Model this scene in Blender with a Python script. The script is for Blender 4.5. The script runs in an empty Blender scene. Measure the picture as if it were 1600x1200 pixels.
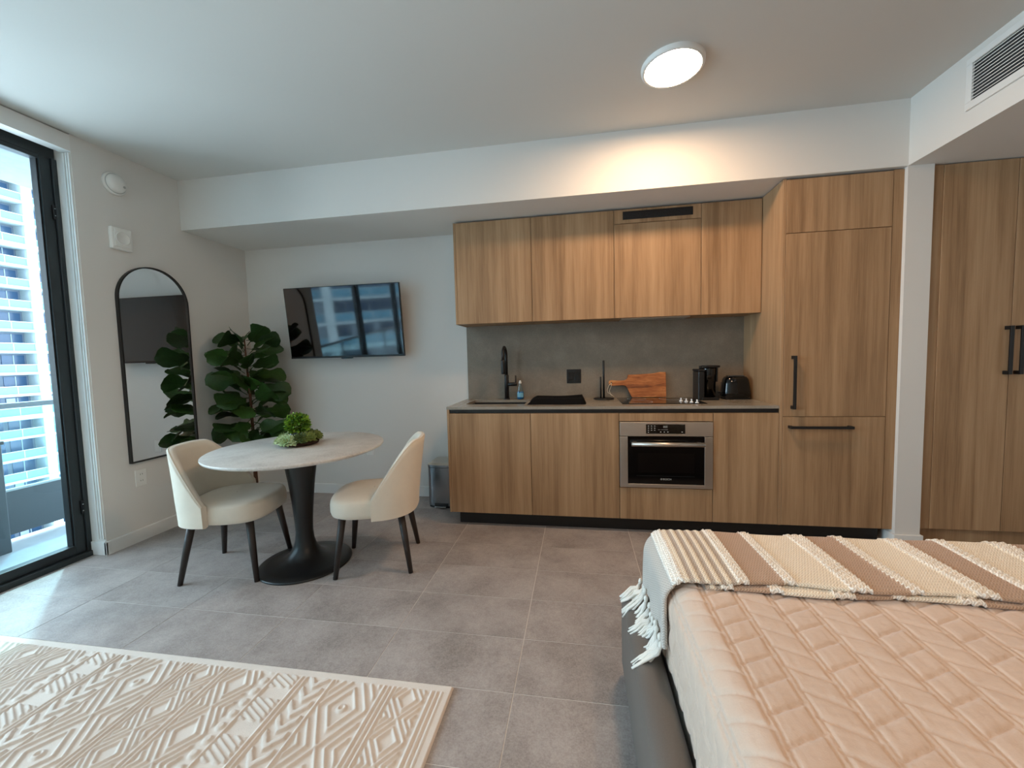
import bpy, bmesh, math, random
import numpy as np
from mathutils import Vector, Matrix, Euler
random.seed(7)
SC = bpy.context.scene
COL = SC.collection
PI = math.pi
def rad(a): return a*PI/180

# ------------------------------------------------------------------ camera
cam = bpy.data.cameras.new('camera')
cam_o = bpy.data.objects.new('camera', cam); COL.objects.link(cam_o)
M = ((0.98649372, -0.1632059, 0.01392721), (0.16192936, 0.98451187, 0.06719563), (-0.02467823, -0.06403284, 0.99764261))
cam_o.matrix_world = Matrix(((M[0][0], M[0][2], -M[0][1], 3.189), (M[1][0], M[1][2], -M[1][1], -3.516),
                             (M[2][0], M[2][2], -M[2][1], 1.271), (0, 0, 0, 1)))
cam.sensor_width = 36; cam.lens = 627.43/1600*36; cam.clip_start = .02; cam.clip_end = 500
SC.camera = cam_o

# ------------------------------------------------------------------ world, sun, portal, exposure
SKY = 6.4
LAMP = 70.0
w = bpy.data.worlds.new('sky'); SC.world = w; w.use_nodes = True
bg = w.node_tree.nodes['Background']; bg.inputs[0].default_value = (.79, .89, 1.0, 1); bg.inputs[1].default_value = SKY
sun = bpy.data.lights.new('sun', 'SUN'); sun.energy = 2.4; sun.angle = rad(2.0); sun.color = (.5, .92, 1)
sun_o = bpy.data.objects.new('sun', sun); COL.objects.link(sun_o)
sd = Vector((.77*math.cos(rad(49)), -.64*math.cos(rad(49)), -math.sin(rad(49))))
sun_o.rotation_euler = sd.to_track_quat('-Z', 'Y').to_euler(); sun_o.location = (-30, 20, 40)
pl = bpy.data.lights.new('window_portal', 'AREA'); pl.shape = 'RECTANGLE'; pl.size = 3.9; pl.size_y = 2.6
pl.cycles.is_portal = True
pl_o = bpy.data.objects.new('window_portal', pl); COL.objects.link(pl_o)
pl_o.location = (-.24, -3.29, 1.35); pl_o.rotation_euler = (PI/2, 0, -PI/2)
vs = SC.view_settings; vs.view_transform = 'Standard'; vs.look = 'None'; vs.exposure = 0.76; vs.gamma = 1; vs.use_curve_mapping = False

# ------------------------------------------------------------------ material helpers
def srgb(r, g, b):
    f = lambda c: (c/255/12.92) if c/255 <= .04045 else ((c/255+.055)/1.055)**2.4
    return (f(r), f(g), f(b), 1)
class NT:
    def __init__(s, name):
        s.m = bpy.data.materials.new(name); s.m.use_nodes = True; s.t = s.m.node_tree
        s.b = s.t.nodes['Principled BSDF']; s.out = s.t.nodes['Material Output']
    def n(s, typ, ins=None, **kw):
        nd = s.t.nodes.new(typ)
        for k, v in kw.items(): setattr(nd, k, v)
        for k, v in (ins or {}).items(): s.set(nd, k, v)
        return nd
    def set(s, nd, k, v):
        sock = nd.inputs[k]
        if hasattr(v, 'is_output') : s.t.links.new(v, sock)
        else: sock.default_value = v
    def math(s, op, a, b=0.0, c=None):
        nd = s.n('ShaderNodeMath', operation=op); s.set(nd, 0, a); s.set(nd, 1, b)
        if c is not None: s.set(nd, 2, c)
        return nd.outputs[0]
    def ramp(s, fac, stops, interp='LINEAR'):
        nd = s.n('ShaderNodeValToRGB'); s.set(nd, 0, fac); e = nd.color_ramp; e.interpolation = interp
        while len(e.elements) < len(stops): e.elements.new(.5)
        for el, (p, c) in zip(e.elements, stops): el.position = p; el.color = c
        return nd.outputs[0]
    def noise(s, vec, scale, detail=3, rough=.55):
        nd = s.n('ShaderNodeTexNoise'); s.set(nd, 'Vector', vec); s.set(nd, 'Scale', scale); s.set(nd, 'Detail', detail); s.set(nd, 'Roughness', rough)
        return nd.outputs[0]
    def objco(s, scale=(1, 1, 1), rnd=0):
        tc = s.n('ShaderNodeTexCoord'); v = tc.outputs['Object']
        if rnd:
            oi = s.n('ShaderNodeObjectInfo'); k = s.math('MULTIPLY', oi.outputs['Random'], rnd)
            cb = s.n('ShaderNodeCombineXYZ', {0: k, 1: s.math('MULTIPLY', k, .37), 2: s.math('MULTIPLY', k, .71)})
            ad = s.n('ShaderNodeVectorMath', operation='ADD'); s.set(ad, 0, v); s.set(ad, 1, cb.outputs[0]); v = ad.outputs[0]
        mp = s.n('ShaderNodeVectorMath', operation='MULTIPLY'); s.set(mp, 0, v); s.set(mp, 1, scale)
        return mp.outputs[0]
    def bump(s, h, strength=.2, dist=.002):
        bp = s.n('ShaderNodeBump', {'Height': h, 'Strength': strength, 'Distance': dist}); s.set(s.b, 'Normal', bp.outputs[0])
    def p(s, **kw):
        for k, v in kw.items(): s.set(s.b, {'col': 'Base Color', 'rough': 'Roughness', 'metal': 'Metallic', 'spec': 'Specular IOR Level', 'coat': 'Coat Weight', 'em': 'Emission Color', 'ems': 'Emission Strength', 'sheen': 'Sheen Weight', 'trans': 'Transmission Weight'}[k], v)
        return s.m
MATS = {}
def plain(name, col, rough=.5, metal=0, spec=.5, bump=0, bscale=200, var=0, **kw):
    t = NT(name); t.p(col=col, rough=rough, metal=metal, spec=spec, **kw)
    if bump or var:
        co = t.objco(); h = t.noise(co, bscale)
        if bump: t.bump(h, bump)
        if var:
            d = tuple(c*(1-var) for c in col[:3])+(1,); l = tuple(min(1, c*(1+var)) for c in col[:3])+(1,)
            t.p(col=t.ramp(h, [(.3, d), (.7, l)]))
    MATS[name] = t.m; return t.m
plain('wall_paint', srgb(226, 222, 216), .75, spec=.3, bump=.06, bscale=120)
plain('ceiling_paint', srgb(212, 209, 203), .85, spec=.2, bump=.08, bscale=90)
plain('trim_paint', srgb(232, 230, 226), .45)
plain('white_plastic', srgb(236, 234, 228), .4)
plain('grey_plastic', srgb(190, 190, 186), .5)
plain('black_metal', srgb(22, 22, 23), .42, 0)
plain('black_satin', srgb(14, 14, 15), .35)
plain('black_matte', srgb(18, 18, 19), .6)
plain('toe_kick_black', srgb(16, 14, 13), .5)
plain('black_gloss', srgb(8, 8, 9), .08)
plain('screen_black', srgb(5, 5, 7), .05, spec=.8, coat=.35)
plain('hob_glass', srgb(10, 10, 11), .04, spec=.6)
plain('dark_frame', srgb(40, 46, 48), .4, 0, bump=.03)
plain('gasket', srgb(14, 15, 16), .6)
plain('chrome', srgb(200, 200, 200), .12, 1)
plain('white_led', (.2, .19, .17, 1), .5, em=(1, .95, .85, 1), ems=.12)
plain('leg_wood', srgb(44, 35, 31), .45, bump=.1, bscale=60)
plain('pedestal_black', srgb(17, 17, 18), .38)
plain('mat_black', srgb(14, 13, 14), .95, spec=.15, bump=.5, bscale=500)
plain('leather', srgb(104, 97, 91), .5, bump=.15, bscale=350, var=.06)
plain('trunk_bark', srgb(92, 58, 38), .8, bump=.6, bscale=80, var=.25)
plain('soil', srgb(60, 38, 26), .95, bump=.9, bscale=90, var=.3)
plain('pot_dark', srgb(36, 40, 48), .4)
plain('rope', srgb(214, 203, 182), .9)
plain('concrete', srgb(116, 126, 132), .85, bump=.2, bscale=25, var=.08)
plain('balcony_tile', srgb(140, 148, 154), .7, var=.05, bscale=15)
plain('rail_metal', srgb(84, 92, 98), .4, .6)
plain('parapet_panel', srgb(58, 66, 72), .5)
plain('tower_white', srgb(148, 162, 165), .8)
plain('tower_wall', srgb(92, 104, 118), .8)
plain('tower_glass', srgb(50, 76, 104), .2, spec=.4)
plain('tower_rail_glass', srgb(72, 118, 136), .2, spec=.5)
plain('tower_curtain', srgb(150, 166, 178), .9)
plain('mirror_glass', (.92, .93, .93, 1), .01, 1)
plain('knob_white', srgb(245, 245, 245), .3)
plain('water_clear', srgb(190, 215, 220), .1)
plain('soap_blue', srgb(20, 105, 160), .15)
plain('label_blue', srgb(120, 180, 205), .5)
plain('vent_dark', srgb(62, 62, 64), .9)
plain('mattress_white', srgb(228, 226, 222), .9)
plain('red_led', (1, .1, .05, 1), .5, em=(1, .1, .05, 1), ems=2)

def wood(name, dark, mid, light, scale=1.0, rough=.5):
    t = NT(name)
    co = t.objco((1, 1, 1), 40)
    sx = t.n('ShaderNodeSeparateXYZ', {0: co})
    xy = t.math('ADD', sx.outputs[0], sx.outputs[1])
    # veneer strips about 9 cm wide, each with its own tone
    wob = t.noise(t.objco((3, 3, .5), 40), 1.0, 2)
    st = t.math('FLOOR', t.math('ADD', t.math('MULTIPLY', xy, 10.5), t.math('MULTIPLY', wob, .55)))
    wn = t.n('ShaderNodeTexWhiteNoise', noise_dimensions='1D'); t.set(wn, 'W', st)
    g1 = t.noise(t.objco((26*scale, 26*scale, .9*scale), 40), 1.0, 5, .62)
    g2 = t.noise(t.objco((190, 190, 5), 40), 1.0, 3, .6)
    g3 = t.noise(t.objco((6, 6, .8), 40), 1.0, 2)
    f = t.math('ADD', t.math('MULTIPLY', g1, .62), t.math('MULTIPLY', wn.outputs[0], .10))
    f = t.math('ADD', f, t.math('MULTIPLY', g2, .22)); f = t.math('ADD', f, t.math('MULTIPLY', t.math('SUBTRACT', g3, .5), .35))
    t.p(col=t.ramp(f, [(.30, dark), (.5, mid), (.74, light)]), rough=rough, spec=.35)
    t.bump(t.math('ADD', g1, g2), .12, .0008)
    MATS[name] = t.m
wood('oak', srgb(138, 106, 75), srgb(170, 135, 100), srgb(191, 158, 122))
def board_wood():
    t = NT('acacia'); co = t.objco((2.2, 8, 16))
    g = t.noise(co, 1.0, 4, .6); h = t.noise(t.objco((20, 60, 160)), 1.0, 2)
    f = t.math('ADD', t.math('MULTIPLY', g, .8), t.math('MULTIPLY', h, .2))
    t.p(col=t.ramp(f, [(.36, srgb(92, 46, 20)), (.46, srgb(156, 88, 42)), (.54, srgb(186, 114, 60)), (.64, srgb(220, 164, 104))]), rough=.5)
    MATS['acacia'] = t.m
board_wood()
def steel(name, col, rough, horiz=True):
    t = NT(name); co = t.objco((3, 3, 400) if horiz else (400, 400, 3)); g = t.noise(co, 1.0, 2)
    t.p(col=col, metal=1, rough=t.math('ADD', t.math('MULTIPLY', g, .15), rough)); t.bump(g, .05, .0005); MATS[name] = t.m
steel('steel', srgb(206, 198, 188), .3); steel('can_steel', srgb(150, 155, 160), .14, False)
def floor_tile():
    t = NT('floor_tile'); co = t.objco((1, 1, 1), 30)
    a = t.noise(co, 4, 4, .6); b = t.noise(co, 160, 3, .7); c = t.noise(co, 45, 3, .7)
    f = t.math('ADD', t.math('MULTIPLY', a, .45), t.math('MULTIPLY', b, .35)); f = t.math('ADD', f, t.math('MULTIPLY', c, .2))
    t.p(col=t.ramp(f, [(.34, srgb(126, 117, 112)), (.5, srgb(162, 152, 147)), (.68, srgb(188, 179, 173))]), rough=t.math('ADD', t.math('MULTIPLY', c, .2), .36), spec=.4)
    t.bump(b, .12, .0008); MATS['floor_tile'] = t.m
floor_tile()
plain('grout', srgb(208, 201, 194), .9)
def stone(name, c1, c2, c3, rough, sc=1):
    t = NT(name); co = t.objco()
    a = t.noise(co, 5*sc, 5, .65); b = t.noise(co, 120*sc, 2, .6)
    f = t.math('ADD', t.math('MULTIPLY', a, .7), t.math('MULTIPLY', b, .3))
    t.p(col=t.ramp(f, [(.35, c1), (.5, c2), (.66, c3)]), rough=rough); MATS[name] = t.m
stone('backsplash_stone', srgb(122, 110, 96), srgb(131, 119, 104), srgb(143, 131, 116), .5)
stone('worktop_stone', srgb(138, 130, 118), srgb(150, 141, 128), srgb(160, 151, 138), .22)
stone('table_marble', srgb(186, 178, 170), srgb(212, 205, 197), srgb(228, 222, 215), .35, .8)
def fabric(name, col, scale, bump, rough=.95, sheen=.3, var=.05):
    t = NT(name); co = t.objco(); a = t.noise(co, scale, 2, .7); b = t.noise(co, 9, 3)
    d = tuple(c*(1-var) for c in col[:3])+(1,); l = tuple(min(1, c*(1+var)) for c in col[:3])+(1,)
    f = t.math('ADD', t.math('MULTIPLY', a, .5), t.math('MULTIPLY', b, .5))
    t.p(col=t.ramp(f, [(.35, d), (.65, l)]), rough=rough, spec=.15, sheen=sheen); t.bump(a, bump, .0015); MATS[name] = t.m
fabric('chair_fabric', srgb(226, 214, 196), 420, .35)
fabric('quilt_fabric', srgb(208, 184, 166), 260, .35, var=.03)
fabric('rug_wool', srgb(226, 214, 203), 420, .7, var=.05)
fabric('tassel_yarn', srgb(236, 230, 220), 300, .5)
def leafmat(name, c1, c2, rough=.45):
    t = NT(name); oi = t.n('ShaderNodeObjectInfo'); co = t.objco((1, 1, 1), 5); a = t.noise(co, 14, 3)
    f = t.math('ADD', t.math('MULTIPLY', a, .5), t.math('MULTIPLY', oi.outputs['Random'], .5))
    t.p(col=t.ramp(f, [(.2, c1), (.8, c2)]), rough=rough, spec=.4); t.bump(a, .2, .003); MATS[name] = t.m
leafmat('fig_leaf', srgb(28, 54, 24), srgb(58, 92, 36))
leafmat('succulent_pale', srgb(132, 156, 100), srgb(206, 214, 166), .6)
leafmat('succulent_dark', srgb(62, 82, 36), srgb(112, 126, 60), .6)
def geoleaf(name, c1, c2):
    t = NT(name); g = t.n('ShaderNodeNewGeometry')
    t.p(col=t.ramp(g.outputs['Random Per Island'], [(0, c1), (1, c2)]), rough=.5); MATS[name] = t.m
geoleaf('boxwood_leaf', srgb(36, 84, 18), srgb(150, 196, 66))
def glass(name, tint, refl=1.0):
    t = NT(name); t.t.nodes.remove(t.b)
    tr = t.n('ShaderNodeBsdfTransparent', {0: tint}); gl = t.n('ShaderNodeBsdfGlossy', {'Color': (1, 1, 1, 1), 'Roughness': .01})
    lw = t.n('ShaderNodeLayerWeight', {'Blend': .5}); fr = t.math('ADD', t.math('MULTIPLY', t.math('POWER', lw.outputs['Facing'], 5.0), .7), .022)
    mx = t.n('ShaderNodeMixShader', {0: t.math('MULTIPLY', fr, refl), 1: tr.outputs[0], 2: gl.outputs[0]})
    t.t.links.new(mx.outputs[0], t.out.inputs[0]); MATS[name] = t.m
glass('window_glass', (.88, .95, .97, 1)); glass('rail_glass', (.8, .92, .94, 1)); glass('bottle_clear', (.8, .92, .94, 1), 3)
def lampmat():
    t = NT('lamp_diffuser'); t.p(col=(1, .9, .75, 1), em=(1, .66, .40, 1), ems=LAMP); MATS['lamp_diffuser'] = t.m
lampmat()
def throwmat():
    # woven stripes run on the cloth's own length coordinate (uv.x in metres)
    t = NT('throw_weave'); uv = t.n('ShaderNodeUVMap'); s = t.n('ShaderNodeSeparateXYZ', {0: uv.outputs[0]}); u = s.outputs[0]; v = s.outputs[1]
    cream = srgb(246, 234, 214); braid = srgb(250, 245, 236); brown = srgb(190, 160, 136); tan = srgb(192, 178, 164); pale = srgb(206, 198, 190)
    # wide stripes for u > .42 : period .30
    ph = t.math('FRACT', t.math('DIVIDE', t.math('SUBTRACT', u, .395), .302))
    wide = t.ramp(ph, [(0, braid), (.085, brown), (.39, braid), (.5, cream), (.91, braid)], 'CONSTANT')
    nph = t.math('FRACT', t.math('DIVIDE', t.math('SUBTRACT', u, .245), .0285))
    nar = t.ramp(nph, [(0, cream), (.5, tan)], 'CONSTANT')
    m1 = t.n('ShaderNodeMix', data_type='RGBA'); t.set(m1, 0, t.math('GREATER_THAN', u, .39)); t.set(m1, 6, nar); t.set(m1, 7, wide)
    m2 = t.n('ShaderNodeMix', data_type='RGBA'); t.set(m2, 0, t.math('GREATER_THAN', u, .245)); t.set(m2, 6, braid); t.set(m2, 7, m1.outputs[2])
    m3 = t.n('ShaderNodeMix', data_type='RGBA'); t.set(m3, 0, t.math('GREATER_THAN', u, .205)); t.set(m3, 6, pale); t.set(m3, 7, m2.outputs[2])
    # herringbone weave: fine diagonal threads
    zz = t.math('PINGPONG', t.math('MULTIPLY', v, 1), .008)
    wv = t.n('ShaderNodeMath', operation='SINE'); t.set(wv, 0, t.math('MULTIPLY', t.math('ADD', u, t.math('MULTIPLY', zz, .9)), 820))
    wf = t.math('ADD', t.math('MULTIPLY', wv.outputs[0], .5), .5)
    m4 = t.n('ShaderNodeMix', data_type='RGBA', blend_type='MULTIPLY'); t.set(m4, 0, 1.0); t.set(m4, 6, m3.outputs[2])
    t.set(m4, 7, t.ramp(wf, [(0, (.72, .69, .66, 1)), (1, (1.06, 1.06, 1.06, 1))]))
    t.p(col=m4.outputs[2], rough=.95, spec=.1, sheen=.3); t.bump(wf, .5, .002); MATS['throw_weave'] = t.m
throwmat()

# ------------------------------------------------------------------ mesh helpers
class MB:
    def __init__(s): s.v = []; s.f = []; s.sm = []
    def add(s, vs, fs, smooth=False):
        o = len(s.v); s.v += [tuple(v) for v in vs]; s.f += [tuple(i+o for i in f) for f in fs]; s.sm += [smooth]*len(fs); return s
    def box(s, x0, x1, y0, y1, z0, z1, mat=None):
        x0, x1 = sorted((x0, x1)); y0, y1 = sorted((y0, y1)); z0, z1 = sorted((z0, z1))
        vs = [(x, y, z) for z in (z0, z1) for y in (y0, y1) for x in (x0, x1)]
        if mat is not None: vs = [tuple(mat @ Vector(v)) for v in vs]
        return s.add(vs, [(0, 2, 3, 1), (4, 5, 7, 6), (0, 1, 5, 4), (2, 6, 7, 3), (0, 4, 6, 2), (1, 3, 7, 5)])
    def lathe(s, prof, c=(0, 0, 0), n=32, axis='Z', cap=True, sx=1, sy=1):
        vs = []; fs = []
        for r, z in prof:
            for i in range(n):
                a = 2*PI*i/n; p = (r*math.cos(a)*sx, r*math.sin(a)*sy, z)
                if axis == 'X': p = (p[2], p[0], p[1])
                if axis == 'Y': p = (p[0], p[2], p[1])
                vs.append((p[0]+c[0], p[1]+c[1], p[2]+c[2]))
        for k in range(len(prof)-1):
            for i in range(n):
                j = (i+1) % n; q = (k*n+i, k*n+j, (k+1)*n+j, (k+1)*n+i)
                fs.append(q if axis != 'Y' else q[::-1])
        s.add(vs, fs, True)
        if cap:
            o = len(s.v)-len(vs); m = (len(prof)-1)*n
            a = tuple(o+i for i in range(n))[::-1]; b = tuple(o+m+i for i in range(n))
            if axis == 'Y': a, b = a[::-1], b[::-1]
            s.f += [a, b]; s.sm += [False, False]
        return s
    def tube(s, pts, r, n=10, taper=None, cap=True):
        pts = [Vector(p) for p in pts]; vs = []; fs = []
        t0 = (pts[1]-pts[0]).normalized(); up = Vector((0, 0, 1)) if abs(t0.z) < .9 else Vector((1, 0, 0)); side = t0.cross(up).normalized()
        for k, p in enumerate(pts):
            t = ((pts[min(k+1, len(pts)-1)]-pts[max(k-1, 0)])).normalized()
            side = (side-t*side.dot(t)).normalized(); b = t.cross(side)
            rr = r if taper is None else taper[k]
            for i in range(n):
                a = 2*PI*i/n; vs.append(p+(side*math.cos(a)+b*math.sin(a))*rr)
        for k in range(len(pts)-1):
            for i in range(n):
                j = (i+1) % n; fs.append((k*n+i, k*n+j, (k+1)*n+j, (k+1)*n+i))
        s.add(vs, fs, True)
        if cap:
            o = len(s.v)-len(vs); m = (len(pts)-1)*n
            s.f += [tuple(o+i for i in range(n))[::-1], tuple(o+m+i for i in range(n))]; s.sm += [False, False]
        return s
    def prism(s, poly, a0, a1, axis='Y', smooth=False):
        # poly: 2-D outline; extruded along axis between a0 and a1
        n = len(poly)
        def P(p, a): return {'X': (a, p[0], p[1]), 'Y': (p[0], a, p[1]), 'Z': (p[0], p[1], a)}[axis]
        vs = [P(p, a0) for p in poly]+[P(p, a1) for p in poly]
        fs = [tuple(range(n)), tuple(range(n, 2*n))[::-1]]+[(i, i+n, (i+1) % n+n, (i+1) % n) for i in range(n)]
        s.add(vs, fs); 
        if smooth: s.sm[-n:] = [True]*n
        return s
    def grid(s, P, smooth=True, closeu=False):
        nu, nv = len(P), len(P[0]); vs = [p for row in P for p in row]; fs = []
        for i in range(nu if closeu else nu-1):
            for j in range(nv-1):
                k = (i+1) % nu; fs.append((i*nv+j, k*nv+j, k*nv+j+1, i*nv+j+1))
        return s.add(vs, fs, smooth)
    def mesh(s, name, off=(0, 0, 0)):
        me = bpy.data.meshes.new(name); o = Vector(off)
        me.from_pydata([tuple(Vector(v)-o) for v in s.v], [], s.f)
        me.polygons.foreach_set('use_smooth', s.sm); me.update()
        b = bmesh.new(); b.from_mesh(me); bmesh.ops.recalc_face_normals(b, faces=b.faces); b.to_mesh(me); b.free()
        return me
def link(name, me, mat, parent=None, bevel=0, seg=2, sub=0):
    if mat is not None and not me.materials: me.materials.append(MATS[mat])
    o = bpy.data.objects.new(name, me); COL.objects.link(o)
    if parent is not None: o.parent = parent
    if bevel:
        m = o.modifiers.new('bevel', 'BEVEL'); m.width = bevel; m.segments = seg; m.limit_method = 'ANGLE'; m.angle_limit = rad(40); m.harden_normals = False
    if sub:
        m = o.modifiers.new('sub', 'SUBSURF'); m.levels = sub; m.render_levels = sub
    return o
def part(name, mb, mat, parent=None, bevel=0, seg=2, sub=0):
    """mesh given in world coordinates; stored relative to an unrotated parent"""
    off = (0, 0, 0)
    if parent is not None:
        off = Vector(parent.location); p = parent.parent
        while p is not None: off = off+p.location; p = p.parent
    return link(name, mb.mesh(name, off), mat, parent, bevel, seg, sub)
def tag(o, label, cat, group=None):
    o['label'] = label; o['category'] = cat
    if group: o['group'] = group
    return o
def thing(name, label, cat, loc=(0, 0, 0), rz=0, group=None):
    o = bpy.data.objects.new(name, None); COL.objects.link(o); o.location = loc; o.rotation_euler = (0, 0, rz); o.empty_display_size = .1
    return tag(o, label, cat, group)
def single(name, mb, mat, label, cat, loc=(0, 0, 0), group=None, **kw):
    o = link(name, mb.mesh(name, loc), mat, None, **kw); o.location = loc
    return tag(o, label, cat, group)
def struct(name, mb=None, mat=None, label=None, bevel=0, parent=None):
    if mb is None:
        o = bpy.data.objects.new(name, None); COL.objects.link(o)
    else: o = link(name, mb.mesh(name), mat, parent, bevel)
    if parent is None: o['kind'] = 'structure'
    elif mb is None: o.parent = parent
    if label: o['label'] = label
    return o
def box(*a): return MB().box(*a)

# ------------------------------------------------------------------ room dimensions (metres)
ZC, ZS = 2.772, 2.379              # ceiling, soffit underside
YS, YW = -.636, -1.341             # soffit face, end of solid left wall
XB, XP = 5.185, 5.325              # bulkhead face / column
YR, XR = -5.7, 7.0                 # rear and right walls
YL = -.613; YU = -.321             # fronts of base / wall cabinets
ZT = .914

# floor: slab + tiles
TX, TY = .6005, .2985
fl = struct('floor', box(-.116, XR, YR, 0, -.12, -.0012), 'grout', 'grey stone-look floor tiles with pale joints')
tm = MB().box(-TX/2+0.0019, TX/2-0.0019, -TY/2+0.0019, TY/2-0.0019, -.012, 0).mesh('tile'); tm.materials.append(MATS['floor_tile'])
cut = {}
for i in range(-5, 8):
    x0, x1 = max(2.329+i*TX, -.116), min(2.329+(i+1)*TX, XR)
    if x1-x0 < .03: continue
    for j in range(-4, 17):
        y1, y0 = min(-.898-j*TY, 0), max(-.898-(j+1)*TY, YR)
        if y1-y0 < .03: continue
        full = abs(x1-x0-TX) < 1e-6 and abs(y1-y0-TY) < 1e-6
        if full: me = tm
        else:
            k = (round(x1-x0, 4), round(y1-y0, 4))
            if k not in cut:
                a, b = k; cut[k] = MB().box(-a/2+0.0019, a/2-0.0019, -b/2+0.0019, b/2-0.0019, -.012, 0).mesh('tile')
            me = cut[k]
        o = link('tile', me, 'floor_tile', fl); o.location = ((x0+x1)/2, (y0+y1)/2, 0)
# walls, ceiling
struct('wall_back', box(-.3, XR+.2, 0, .2, -.12, ZC+.2), 'wall_paint', 'plain white wall behind the dining table')
struct('wall_left', box(-.26, 0, YW, 0, -.12, ZC), 'wall_paint', 'plain white side wall with mirror')
struct('wall_rear', box(-.3, XR+.2, YR-.2, YR, -.12, ZC+.2), 'wall_paint')
struct('wall_right', box(XR, XR+.2, YR, 0, -.12, ZC+.2), 'wall_paint')
struct('wall_window_pier', box(-.26, 0, YR, -5.24, -.12, ZC), 'wall_paint')
struct('ceiling', box(-.26, XR, YR, 0, ZC, ZC+.2), 'ceiling_paint', 'smooth white ceiling')
struct('ceiling_soffit', box(0, XB, YS, 0, ZS, ZC), 'wall_paint', 'white boxed soffit over the kitchen run')
struct('ceiling_bulkhead', box(XB, XR, YR, 0, ZS, ZC), 'wall_paint', 'white dropped bulkhead with air grille')
struct('wall_column', box(XB, XP, -.634, 0, 0, ZS), 'wall_paint', 'slim white wall end between tall cabinet and wardrobe')
# baseboards
def base_profile(h=.092, d=.014): return [(0, 0), (d, 0), (d, h-.004), (d-.004, h), (0, h)]
struct('baseboard_left', MB().prism([(p[0], p[1]) for p in base_profile()], YW-.014, 0, 'Y'), 'trim_paint')
b = MB(); b.prism([(-p[0], p[1]) for p in base_profile()], 0, 2.2, 'X'); struct('baseboard_back', b, 'trim_paint')
struct('baseboard_reveal', box(-.112, .014, YW-.014, YW, 0, .092), 'trim_paint', bevel=.003)
b = MB(); b.box(XB-.012, XP+.012, -.648, -.634, 0, .081); b.box(XB-.012, XB, -.634, -.56, 0, .081); b.box(XP, XP+.012, -.634, -.6, 0, .081)
struct('baseboard_column', b, 'trim_paint', bevel=.003)

# ------------------------------------------------------------------ window
win = struct('window_1', label='floor to ceiling sliding glass door with dark frame')
WX0, WX1 = -.200, -.130
YE = -5.24
ml = [YW-.005, -2.62, -3.92, YE]
part('frame_sill', box(WX0-.02, WX1+.03, YE, YW-.002, -.02, .035), 'dark_frame', win, .003)
part('frame_head', box(WX0, WX1, YE, YW-.002, 2.62, 2.69), 'dark_frame', win, .003)
part('frame_jamb', box(WX0, WX1+.012, YW-.026, YW, .035, 2.62), 'dark_frame', win, .003)
for k in range(3):
    a, c = ml[k]-(.022 if k == 0 else 0), ml[k+1]
    s = struct('sash', parent=win)
    part('stile', box(WX0+.01, WX1, a-.056, a, .036, 2.62), 'dark_frame', s, .003)
    part('stile', box(WX0+.01, WX1, c, c+.06, .036, 2.62), 'dark_frame', s, .003)
    part('rail', box(WX0+.01, WX1, c+.06, a-.056, .036, .095), 'dark_frame', s, .003)
    part('rail', box(WX0+.01, WX1, c+.06, a-.056, 2.595, 2.62), 'dark_frame', s, .003)
    part('gasket', box(WX0+.012, WX1-.012, a-.064, a-.056, .095, 2.595), 'gasket', s)
    part('pane', box(-.168, -.162, c+.06, a-.062, .095, 2.597), 'window_glass', s)
for z in (2.28, .34):
    l = part('lock', box(WX1, WX1+.014, YW-.042, YW-.028, z-.045, z+.045), 'black_satin', win, .002)
    part('screw', MB().lathe([(.004, 0), (.004, .003)], (WX1+.014, YW-.035, z+.022), 8, 'X'), 'chrome', win)
    part('screw', MB().lathe([(.004, 0), (.004, .003)], (WX1+.014, YW-.035, z-.022), 8, 'X'), 'chrome', win)
struct('trim_1', box(-.075, 0, YE, YW, 2.662, 2.765), 'trim_paint', 'white header box above the sliding door')
b = MB(); b.box(-.26, -.075, YE, YW, 2.69, ZC); struct('wall_window_head', b, 'wall_paint')
for k, x in enumerate((-.052, -.030, -.010)):
    t = box(x-.006, x+.004, YW-.010, YW, .11, 2.655); struct('trim_%d' % (k+2), t, 'trim_paint', bevel=.002)

# ------------------------------------------------------------------ outside
struct('balcony_floor', box(-1.16, -.232, -7, 1.5, -.25, -.03), 'balcony_tile')
struct('balcony_ceiling', box(-1.18, -.262, -7, 1.5, 2.74, 2.95), 'concrete')
r = thing('balcony_railing', 'balcony railing with grey top rail over glass and dark lower panel', 'railing', (-1.1, -2.5, -.03))
part('top_rail', box(-1.13, -1.07, -6.9, 1.4, .985, 1.025), 'rail_metal', r, .006)
for k in range(6):
    y = 1.35-k*1.64
    part('glass_panel', box(-1.106, -1.096, y-1.6, y, .36, .985), 'rail_glass', r)
    part('lower_panel', box(-1.112, -1.09, y-1.61, y, .02, .355), 'parapet_panel', r, .003)
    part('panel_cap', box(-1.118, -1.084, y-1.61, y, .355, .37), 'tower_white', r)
    part('post', box(-1.115, -1.085, y, y+.03, -.03, .985), 'rail_metal', r, .003)
p = thing('balcony_screen', 'slim dark screen box standing on the balcony floor', 'screen', (-.885, -1.58, -.03))
b = MB(); b.box(-.93, -.84, -1.85, -1.335, -.03, .75); part('box', b, 'parapet_panel', p, .006)
b = MB(); b.box(-.94, -.83, -1.86, -1.325, .75, .775); part('rim', b, 'dark_frame', p, .004)

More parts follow.
